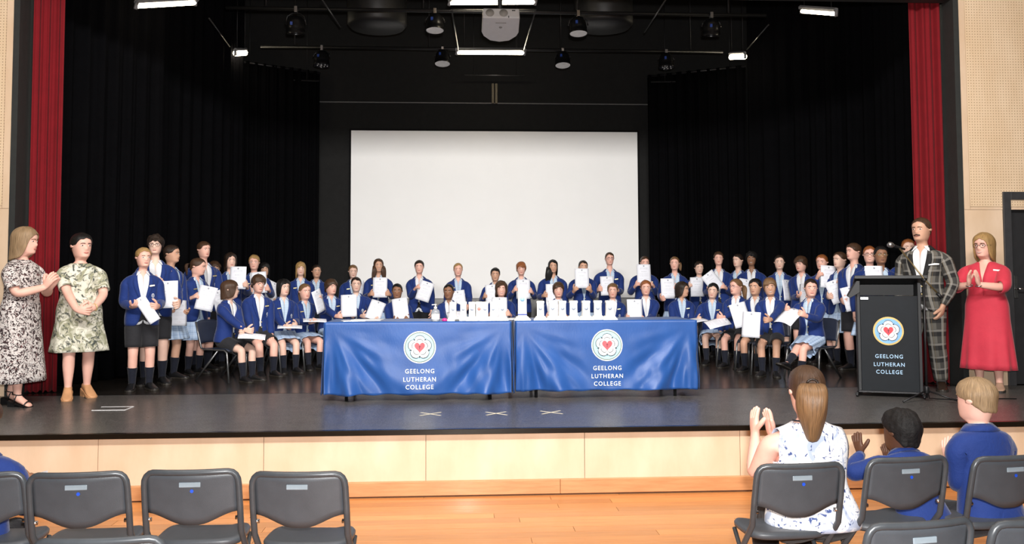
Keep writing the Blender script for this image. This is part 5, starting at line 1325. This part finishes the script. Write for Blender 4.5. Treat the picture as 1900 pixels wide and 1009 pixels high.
# ---- back row
student(20, 655, 490, 13.45, 'st', 12, 'G', 'tied', 'light', 'fair', 'girl with light brown tied hair behind the student in pale dress', 'girl with tied light hair', hp=6, paper=(674, 540, -10, dict(yaw=66, L=(.2, .0), R=None)))
student(21, 702, 479, 13.05, 'st', 4, 'G', 'long', 'brown', 'tan', 'girl with very long brown hair over both shoulders', 'girl with very long brown hair', hy=8, smile=.7, paper=(705, 533, 0, {}), extra=locks((1, -1), 1.35, 'brown', .17))
student(23, 778, 482, 13.2, 'st', 0, 'T', 'short', 'dark', 'pink', 'boy with dark hair and black trousers in front of the screen', 'boy in black trousers', w=1.06, paper=(788, 540, 18, dict(R=(-.5, .12), L=None)), pin=False)
student(25, 850, 487, 13.2, 'st', 2, 'G', 'tied', 'blond', 'pink', 'girl with pulled back blond hair and pale blue dress by the screen', 'girl with pulled back blond hair', paper=(851, 557, -8, dict(R=None, L=(.45, -.45))), pin=-1)
student(26, 919, 496, 13.15, 'st', -2, 'B', 'short', 'black', 'tan', 'short boy with black hair in the back row', 'short black haired boy', paper=(914, 546, -3, dict(R=(-.5, -.05), L=None)), pin=False)
student(28, 967, 485, 13.35, 'st', -2, 'T', 'mop', 'ginger', 'pink', 'boy with ginger fringe behind the tallest trophy', 'boy with ginger fringe', hp=4, paper=(971, 536, 0, dict(R=(-.5, .0), L=(.5, -.1))), pin=False)
student(29, 1026, 481, 13.1, 'st', -2, 'G', 'long', 'black', 'tan', 'girl with long black hair falling over one shoulder', 'girl with long black hair over one shoulder', w=1.06, paper=(1026, 545, 0, dict(R=(-.48, -.05), L=None)), extra=locks((-1,), 1.55, 'black', .25), pin=False)
student(31, 1082, 482, 13.05, 'st', 0, 'G', 'tied', 'dark', 'tan', 'dark haired girl hiding her mouth behind a raised certificate', 'girl hiding her mouth', w=1.04, paper=(1080, 516, 0, dict(R=(-.42, -.5), L=(.42, -.5))), pin=False)
student(32, 1131, 467, 13.45, 'st', 0, 'G', 'tied', 'brown', 'pink', 'tallest student in the back row with slicked brown hair', 'tallest student in the back row', paper=(1127, 530, -1, dict(R=(-.5, -.15), L=(.5, -.2))), w=1.05, glasses=pm('glasses_clear', (.5, .3, .32), .3))
student(34, 1196, 474, 13.2, 'st', -4, 'B', 'crew', 'brown', 'pink', 'boy with cropped hair, chin hidden by his certificate', 'boy with cropped hair', hp=4, paper=(1195, 508, 0, dict(R=(-.45, -.5), L=(.45, -.5))), pin=1)
student(36, 1252, 475, 12.75, 'st', -8, 'G', 'tied', 'light', 'pink', 'girl with light brown side ponytail holding a certificate low', 'girl with light side ponytail', hy=-10, tail=dict(base=(.28, .42, .60), ln=.7, r=.13, side=.15), paper=(1240, 535, 0, dict(R=(-.4, -.5), L=(.5, .1))), smile=.5)
student(38, 1297, 484, 13.35, 'st', -8, 'B', 'short', 'dark', 'fair', 'round faced boy with dark hair holding a certificate to his chest', 'round faced boy', smile=.5, paper=(1294, 532, 0, dict(R=(-.5, .1), L=(.5, -.1))), w=1.05, pin=False)
student(39, 1333, 466, 12.75, 'st', -14, 'B', 'short', 'brown', 'pink', 'tall smiling boy with slanted certificate at right of the screen', 'tall boy with slanted certificate', smile=.5, paper=(1323, 522, -36, dict(R=(-.4, -.3), L=(.3, -.45))))
student(42, 1369, 470, 13.0, 'st', -40, 'G', 'tied', 'dark', 'fair', 'girl in profile between two taller boys, dark hair tied back', 'dark haired girl in profile', hy=-10)
student(43, 1394, 467, 12.8, 'st', -24, 'B', 'curly', 'black', 'brown', 'smiling boy with thick black hair standing in the right group', 'smiling boy with thick black hair', smile=.9, paper=(1383, 536, 12, dict(R=(-.4, -.3), L=None)), pin=False)
student(47, 1446, 472, 12.25, 'st', -20, 'G', 'tied', 'dark', 'fair', 'dark haired girl with gold pin standing behind the smiling seated boy', 'dark haired girl with gold pin', paper=(1462, 538, 3, dict(yaw=40, R=None, L=(.45, .02))), pin=1)
student(48, 1487, 474, 11.82, 'st', -36, 'B', 'mop', 'brown', 'pink', 'boy with brown fringe looking left behind the seated skirted girl', 'boy with brown fringe looking left', hy=-14, hp=6, paper=(1493, 545, -6, dict(yaw=-66, R=(-.3, .0), L=(.3, -.1))), pin=False)
student(49, 1525, 471, 11.4, 'st', -32, 'G', 'tied', 'ginger', 'pink', 'girl with ginger tied hair in the right group', 'girl with ginger tied hair', smile=.6, hy=-8, paper=(1538, 513, 5, dict(R=(-.5, .1), L=(.5, -.05))))
student(50, 1558, 466, 11.05, 'st', -52, 'G', 'tied', 'brown', 'fair', 'girl with brown hair in profile beside the tall boy near the lectern', 'brown haired girl near the lectern', hy=-14, paper=(1553, 540, -20, dict(R=(-.5, -.1), L=(.3, .4), yaw=-10)))
student(51, 1583, 450, 10.6, 'st', -58, 'B', 'short', 'brown', 'pink', 'tall boy with brown hair in profile near the lectern', 'tall boy near the lectern', hy=-16, w=1.08, paper=(1581, 553, -13, dict(R=(-.5, -.15), L=(.3, .45), yaw=-8)), pin=False)
student(52, 1613, 455, 10.2, 'st', -24, 'G', 'tied', 'ginger', 'pink', 'ginger girl with glasses behind the lectern', 'ginger girl with glasses', glasses=True, smile=.8)
student(53, 1634, 455, 9.75, 'st', -14, 'G', 'tied', 'black', 'brown', 'girl with brown skin, black hair and glasses behind the lectern', 'girl with black hair and glasses', glasses=pm('glasses_gold', (.4, .3, .12), .3, .6), paper=(1624, 517, 0, dict(R=(-.5, -.3), L=(.5, -.3))))
student(54, 1685, 442, 9.7, 'st', -20, 'G', 'tied', 'ginger', 'fair', 'red haired girl mostly hidden behind the man in plaid', 'red haired girl behind the man')
# ---- front row behind the tables
student(22, 737, 525, 12.1, 'sit', 2, 'G', 'tied', 'black', 'brown', 'seated girl with brown skin and black hair behind the left table', 'seated girl with black hair at the left table', paper=(743, 572, -8, dict(R=(-.25, -.52), L=(.25, -.52), pitch=-18)), pin=False)
student(24, 833, 527, 12.1, 'sit', 0, 'B', 'crew', 'black', 'brown', 'seated boy with short black hair behind the sanitiser bottle', 'seated boy behind the sanitiser', hy=-10, smile=.5, paper=(846, 590, -8, dict(pitch=-50, R=(-.4, -.4), L=(.4, -.4))))
student(27, 930, 521, 12.1, 'sit', 0, 'B', 'wavy', 'brown', 'pink', 'smiling seated boy with wavy brown hair behind the short trophies', 'smiling boy with wavy hair', smile=.9, paper=(927, 570, 0, dict(pitch=-20)), pin=False)
student(30, 1036, 523, 12.1, 'sit', -2, 'B', 'mop', 'brown', 'pink', 'seated brown haired boy behind the leftmost trophies of the right table', 'seated boy at the right table', paper=(1030, 575, -6, dict(pitch=-20)), pin=False)
student(33, 1137, 530, 12.35, 'sit', -4, 'B', 'short', 'light', 'pink', 'small seated boy with light brown hair at the end of the trophies', 'small seated boy with light hair', hy=-6)
student(35, 1198, 519, 12.0, 'sit', -8, 'B', 'short', 'ginger', 'pink', 'seated boy with reddish hair and open shirt behind right table', 'seated boy with reddish hair', smile=.6, w=1.12, paper=(1178, 575, 0, dict(R=(-.5, -.35), L=(.45, -.5))), pin=False)
student(37, 1264, 522, 11.95, 'sit', -6, 'G', 'bob', 'dark', 'tan', 'seated girl with dark hair looking sideways at the end of the right table', 'seated girl looking sideways', hy=52, smile=.5)
# ---- right group, seated
student(40, 1321, 525, 11.75, 'sit', -18, 'G', 'short', 'black', 'fair', 'seated student with short black hair and pale checked skirt', 'seated student with short black hair', hy=-6, hroll=6, paper=(1291, 592, 60, dict(pitch=-80, R=(0, .2), L=None, lab='folded certificate on the corner of the right table')), pin=1)
student(41, 1366, 516, 11.3, 'sit', -34, 'B', 'tied', 'light', 'pink', 'seated girl with glasses and long light brown ponytail looking left', 'seated girl with glasses and ponytail', hy=-24, glasses=pm('glasses_clear', (.5, .3, .32), .3), smile=.6, tail=dict(ln=1.1, r=.17, side=.15), paper=(1331, 597, 62, dict(pitch=-62, yaw=-20, L=(-.1, -.5), R=None)))
student(44, 1401, 516, 10.85, 'sit', -32, 'B', 'short', 'black', 'tan', 'seated boy with thick black hair left of the smiling boy', 'seated black haired boy', hy=-6, paper=(1374, 584, -14, dict(R=(-.4, -.4), L=(.4, -.45), dy=.36)))
student(45, 1429, 515, 10.3, 'sit', -26, 'B', 'mop', 'light', 'tan', 'smiling seated boy with tousled light brown hair', 'smiling boy with tousled hair', smile=1., hy=8, hroll=-4, lv=2, paper=(1393, 602, 2, dict(yaw=-34, R=None, L=(.5, -.1), dy=.45)), pin=1)
pH = 1.40
student(46, 1502, 516, 9.8, 'sit', -52, 'G', 'tied', 'dark', 'pink', 'seated girl with dark hair, crossed legs and pale checked skirt at right', 'seated girl with crossed legs', hy=38, lv=2, tail=dict(ln=.7, r=.15), paper=(1463, 583, 22, dict(pitch=-58, yaw=-30, L=(.45, .25), R=(-.35, .3), dy=.3, bend=.03)), legs={-1: dict(ankle=(.03, -.60, .19), toe=-.1, pole=(0, -.4, 1), fp=-.35), 1: dict(ankle=(.05, -.34, .065), pole=(.1, -.6, 1))}, iris='blue')

# ---------------------------------------------------------------- adults
def adult(px, yt, Y, hd, label, woman, skin, style, colr, w=1., hy=0, hp=0, arms=None, legs=None, smile=0., lean=0., belly=0., must=None, lv=2, iris='brown', seated=False, z0=STZ, H=None, seat=.44, hh=.235, part=.5):
    P0 = at_y(px, yt, Y); zt = P0.z - z0 - .016
    if H is None: H = zt if not seated else (zt - seat) / .548
    root = empty('person', (P0.x - (.012 * H + sin(lean) * .35 * H) * sin(R(hd)), Y + (.012 * H + sin(lean) * .35 * H) * cos(R(hd)), z0), R(hd))
    a = arms(H) if callable(arms) else arms; l = legs(H) if callable(legs) else legs
    p = Person(H, w, True, woman, hh, seated, seat, lean, R(hy), R(hp), 0, lv, l, 0, .45, a, belly)
    p.body(root, skin_mat(skin)); p.face(root, skin, hair_mat({'blond': 'light', 'ash': 'light'}.get(colr, colr)), iris, smile, must=must)
    p.hair(root, style, colr, int(px), part); tag(root, label, 'person'); return p, root
heels = lambda H: {s_: dict(ankle=(s_ * .058 * H, (.05 if s_ > 0 else -.03) * H, .046 * H + .045), fp=.30, toe=s_ * .2) for s_ in (1, -1)}
DR1 = print_mat('dress_black_scroll', (.66, .62, .60, 1), [((.035, .022, .024, 1), 1.6, .505, .535), ((.16, .06, .06, 1), 2.3, .60, .63)], 22)
DR2 = print_mat('dress_leaf_print', (.70, .68, .58, 1), [((.30, .30, .20, 1), .9, .46, .58), ((.07, .08, .07, 1), 1.3, .54, .62), ((.52, .50, .40, 1), 2., .55, .7)], 11)
def clapA(H, x=.0, y=-.22, z=.66): return {s_: dict(wrist=(s_ * .022 * H + x, y * H, z * H), fd=(-s_ * .05, -.55, .8), palm=(-s_, 0, 0), curl=.18 if s_ > 0 else .3, pole=(s_ * .7, .3, -.8)) for s_ in (1, -1)}
# woman, scroll print dress
p, r = adult(46, 420, 8.3, 78, 'blond woman clapping in long black and white scroll print dress', True, 'pink', 'shoulder', 'ash', 1.04, 8, 4, lambda H: clapA(H, .0, -.165, .665), lambda H: {1: dict(ankle=(.06 * H, .10 * H, .046 * H + .035), fp=.25, toe=.1), -1: dict(ankle=(-.05 * H, -.03 * H, .046 * H + .035), fp=.25, toe=-.1)}, .5)
p.upper(r, 'dress_top', DR1, [.50, .545, .59, .64], .012, .80, lambda t: .014 + .012 * t, None, top=.8185); p.skirt(r, DR1, .135, .040, .60, 6, .006, 'dress_skirt', .012)
def sandals(p, r, mat):
    for sd in (1, -1):
        an, fw, ot, up = p.footframe(sd); base = an - up * .046 * p.H; H = p.H; q = MB(); out = [(-.038, .014), (-.01, .024), (.05, .024), (.09, .029), (.118, .022), (.126, .008)]; loop = out + [(y, -w) for y, w in out[::-1]]
        a = q.ring([base + fw * y * H + ot * w * H - up * .004 for y, w in loop]); b = q.ring([base + fw * y * H + ot * w * H + up * .006 for y, w in loop]); q.bridge(a, b); q.face(a); q.face(b); s_ = obj('sandal', q, mat, r)
        q = MB(); z0 = .004; hb_ = base + fw * -.012 * H; 
        for k, f_ in ((0, 1), (1, .8)): pass
        c = base - fw * .012 * H; t0 = q.ring([c + fw * (x_ * .024 * H) + ot * (y_ * .020 * H) for x_, y_ in ((-1, -1), (1, -1), (1, 1), (-1, 1))]); bz = [V((v.x, v.y, .0)) for v in [q.v[i] for i in t0]]; t1 = q.ring(bz); q.bridge(t0, t1); q.face(t0); q.face(t1); obj('heel', q, mat, s_)
        for y_, hh_, wd in ((.085, .030, .031), (.012, .052, .026)):
            q = MB(); q.tube([base + fw * y_ * H + ot * (wd * H * cos(a_)) + up * (.004 + hh_ * H * sin(a_)) for a_ in [pi * i / 8 for i in range(9)]], .0065, 6); obj('strap', q, mat, s_, True)
        q = MB(); q.tube([an + up * .004 * H + (fw * cos(a_) + ot * sin(a_)) * .026 * H for a_ in [2 * pi * i / 12 for i in range(13)]], .005, 6); obj('ankle_strap', q, mat, s_, True)
sandals(p, r, SHOE)
# woman, leaf print dress
p, r = adult(151, 431, 8.75, 32, 'woman with short black hair and clasped hands in green leaf print dress', True, 'pink', 'short', 'black', 1.07, 16, 0, lambda H: {1: dict(wrist=(.055 * H, -.185 * H, .555 * H), fd=(-.8, -.4, -.2), palm=(-.2, .8, .1), curl=.55, pole=(.8, .5, -.3)), -1: dict(wrist=(-.045 * H, -.20 * H, .54 * H), fd=(.85, -.4, -.1), palm=(.1, .8, .1), curl=.5, pole=(-.8, .5, -.3))}, heels, .4, belly=.25)
p.upper(r, 'dress_top', DR2, [.50, .545, .59, .64], .014, .82, lambda t: .010 + .010 * t, None, top=.8185); p.skirt(r, DR2, .285, .030, .62, 6, .008, 'dress_skirt', .016)
TAN = pm('boot_tan', (.52, .27, .13), .5)
p.shoes(r, TAN, TAN)
for sd in (1, -1):
    an, fw, ot, up = p.footframe(sd); q = MB(); c = an - up * .042 * p.H - fw * .012 * p.H
    t0 = q.ring([c + fw * (x_ * .026 * p.H) + ot * (y_ * .021 * p.H) for x_, y_ in ((-1, -1), (1, -1), (1, 1), (-1, 1))]); t1 = q.ring([V((q.v[i].x, q.v[i].y, 0)) for i in t0]); q.bridge(t0, t1); q.face(t0); q.face(t1); obj('boot_heel', q, TAN, r)
q = MB(); wr = p.arm[1][2]; 
fdv = p.arm[1][3]; u_ = fdv.orthogonal().normalized(); v_ = fdv.cross(u_); q.tube([wr + (u_ * cos(a) + v_ * sin(a)) * .021 * p.H for a in [2 * pi * i / 14 for i in range(15)]], .005, 6); obj('bracelet', q, GOLD, r, True)
# man in plaid suit
PLAID = check_mat('suit_plaid', (.115, .108, .095, 1), None, None, wide=[(0, .13, .50, .0, (.016, .016, .018, 1), .62), (1, .13, .52, .0, (.010, .010, .012, 1), .80), (0, .13, .20, .62, (.40, .38, .34, 1), .42), (1, .13, .16, .66, (.36, .34, .31, 1), .40), (0, .115, .035, .22, (.22, .15, .06, 1), .5)])
p, r = adult(1709, 402, 8.72, -44, 'man with moustache in grey plaid suit speaking at the lectern', False, 'tan', 'crew', 'brown', 1.12, -10, 0, lambda H: {1: dict(wrist=(.112 * H, -.045 * H, .485 * H), fd=(-.25, -.1, -1), palm=(-1, .1, 0), curl=.35, pole=(1, .5, .0)), -1: dict(wrist=(-.13 * H, -.03 * H, .47 * H), fd=(0, -.15, -1), palm=(1, 0, 0), curl=.4)}, lambda H: {s_: dict(ankle=(s_ * .075 * H, (.03 if s_ > 0 else -.02) * H, .046 * H), toe=s_ * .3) for s_ in (1, -1)}, must=hair_mat('dark'))
SKW = cloth_mat('shirt_crisp_white', (.86, .87, .90), .7, .1, .05)
p.shirt(r, SKW); b = p.blazer(r, PLAID, pin=False, badge=False); p.lower(r, 'trousers', PLAID, 1.93, .010, lambda t: .016 + .010 * max(0, t - .8)); p.shoes(r, pm('shoe_brown', (.025, .014, .009), .3)); p.socks(r, cloth_mat('sock_grey', (.12, .12, .13)), 1.7)
H = p.H; q = MB(); c = p.tpt(.725, R(34), .034); e = p.TM.to_3x3() @ V((.028 * H, .006, .004)); u2 = V((0, 0, .012)); a = q.ring([c - e - u2 * .3, c + e - u2 * .3, c + e + u2 * .6, c + e * .1 + u2 * 1.3, c - e + u2 * .5]); q.face(a); obj('pocket_square', q, SKW, b, solid=.003)
# woman in coral dress
CORAL = cloth_mat('coral_dress', (.60, .042, .072), .7, .12, .2, .06)
p, r = adult(1826, 431, 8.6, -46, 'blond woman with glasses clapping in long coral dress', True, 'pink', 'shoulder', 'blond', 1.05, -12, 2, lambda H: {s_: dict(wrist=(s_ * .026 * H - .02 * H, -.20 * H, .675 * H), fd=(-s_ * .05, -.35, .95), palm=(-s_, 0, 0), curl=.15, pole=(s_ * .9, .2, -.6)) for s_ in (1, -1)}, None, .9, belly=.1)
p.upper(r, 'dress_top', CORAL, [.52, .56, .60, .64], .014, 1.12, lambda t: 0.012 + .022 * smooth(t) - .015 * smooth((t - 1) / .12), lambda z: p.H * interp([.70, .76, .83], [0, .014, .034], z), top=.8185); p.skirt(r, CORAL, .135, .030, .61, 9, .008, 'dress_skirt', .016); p.glasses(r); p.shoes(r, pm('shoe_nude', (.42, .26, .18), .5))
q = MB(); c = p.tpt(.765, R(38), .022); e = p.TM.to_3x3() @ V((.03, .006, -.004)); u2 = V((0, 0, .008)); a = q.ring([c - e - u2, c + e - u2, c + e + u2, c - e + u2]); q.face(a); obj('name_badge', q, WHT, r, solid=.003)
for sd in (1, -1):
    q = MB(); wr = p.arm[sd][2] - p.arm[sd][3] * .01; fdv = p.arm[sd][3]; u_ = fdv.orthogonal().normalized(); v_ = fdv.cross(u_); q.tube([wr + (u_ * cos(a) + v_ * sin(a)) * .0185 * p.H for a in [2 * pi * i / 14 for i in range(15)]], .005, 6); obj('watch' if sd > 0 else 'bracelet', q, STEEL, r, True)

# ---------------------------------------------------------------- audience, seen from behind
def on_chair(k, dx=0, dy=.0): c = CH[k].location; return c.x + dx, c.y + dy, CH[k].rotation_euler[2]
def audience(k, px, yt, label, H, lean, style, colr, skin, w=1., adultp=False, hy=0, arms=None, woman=False, hp=0, dy=.0, lv=2, seat=.45):
    cx, cy, rz = on_chair(k); hd = 180 + math.degrees(rz); Y = cy - .005 + dy
    P0 = at_y(px, yt, Y + sin(lean) * .35 * H); zt = P0.z - .016; sc_ = zt
    seat_ = zt - (.048 + .5 * 1.0) * H + (1 - cos(lean)) * .338 * H
    rr = R(hd); root = empty('person', (P0.x, Y, 0), rr)
    p = Person(H, w, adultp, woman, .235 if adultp else .212, True, max(.28, min(.50, seat_)), lean, R(hy), R(hp), 0, lv, None, 0, .3, arms, 0)
    p.body(root, skin_mat(skin)); p.face(root, skin, hair_mat(colr)); p.hair(root, style, colr, 5); tag(root, label, 'person', 'audience in the hall'); return p, root
FLOR = print_mat('blouse_floral', (.84, .85, .88, 1), [((.42, .48, .62, 1), .5, .54, .60), ((.05, .08, .22, 1), 1.5, .60, .66), ((.45, .52, .68, 1), 2.4, .58, .66)], 13)
p, r = audience('e', 1497, 675, 'woman with long brown ponytail and white floral top clapping in the hall', 1.52, .06, 'tied', 'brown', 'pink', 1.22, True, -14, {1: dict(wrist=(.19, -.24, .84), fd=(-.02, -.15, 1), palm=(-1, 0, 0), curl=.12, pole=(.25, .5, -1)), -1: dict(wrist=(.10, -.24, .83), fd=(.05, -.2, 1), palm=(1, 0, 0), curl=.12, pole=(-1, .2, -.6))}, True)
p.tail(r, 'light', base=(0, .50, .72), ln=1.22, r=.27, side=.05, out=.24); q = MB(); q.tube([p.HM @ (V((.11 * cos(a), .56, .71 + .085 * sin(a))) * p.hh) for a in [2 * pi * i / 12 for i in range(13)]], .006, 6); obj('hair_tie', q, hair_mat('dark'), r, True)
p.glasses(r); p.upper(r, 'blouse', FLOR, [.485, .505, .535, .575, .62, .66], lambda z: .012 + .026 * smooth((.64 - z) / .15) ** 1.3, 0, .012, None, top=.8185, solid=.004)
p.lower(r, 'trousers', TROUS, 1.9, .010, .014); p.shoes(r)
q = MB(); q.tube([p.tpt(.826, R(a), .010) for a in range(60, 301, 20)], .004, 6); obj('lanyard', q, NAVY, r, True)['label'] = 'dark blue lanyard'
def uniform(p, r):
    p.shirt(r, SHIRT); p.blazer(r, BLUEA, pin=False); p.lower(r, 'shorts', SHORT, .80, .010, lambda t: .012 + .016 * t); p.socks(r); p.shoes(r)
BLUEA = BLUE
p, r = audience('f', 1678, 757, 'boy with short curly black hair clapping in the hall', 1.22, .48, 'afro', 'black', 'dark', 1.02, hy=4, hp=-6, arms={1: dict(wrist=(.17, -.30, .70), fd=(.15, -.25, 1), palm=(-1, -.2, 0), curl=.1, pole=(1, .3, -.5)), -1: dict(wrist=(-.04, -.36, .62), fd=(0, -.3, 1), palm=(1, 0, 0), curl=.1, pole=(-1, .3, -.5))}, seat=.40); uniform(p, r)
p, r = audience('g', 1816, 698, 'boy with short blond hair in blue blazer seen from behind', 1.42, .14, 'short', 'ash', 'pink', 1.06, hy=10, arms={1: dict(wrist=(.04, -.24, .66), fd=(0, -.3, 1), palm=(-1, 0, 0), curl=.15), -1: dict(wrist=(-.02, -.25, .65), fd=(0, -.3, 1), palm=(1, 0, 0), curl=.15)}); uniform(p, r)
p, r = audience('a', -34, 735, 'child in blue blazer cut off by the left edge of the hall', 1.46, .12, 'short', 'brown', 'brown', 1.05, arms={-1: dict(wrist=(-.14, -.30, .62), fd=(.1, -1, 0), palm=(.8, 0, -.6), curl=.6)}); uniform(p, r)
o = make_paper(paper_matrix(at_y(33, 908, 4.75), 62, 0, -60), 'white paper held by the child at the left edge')
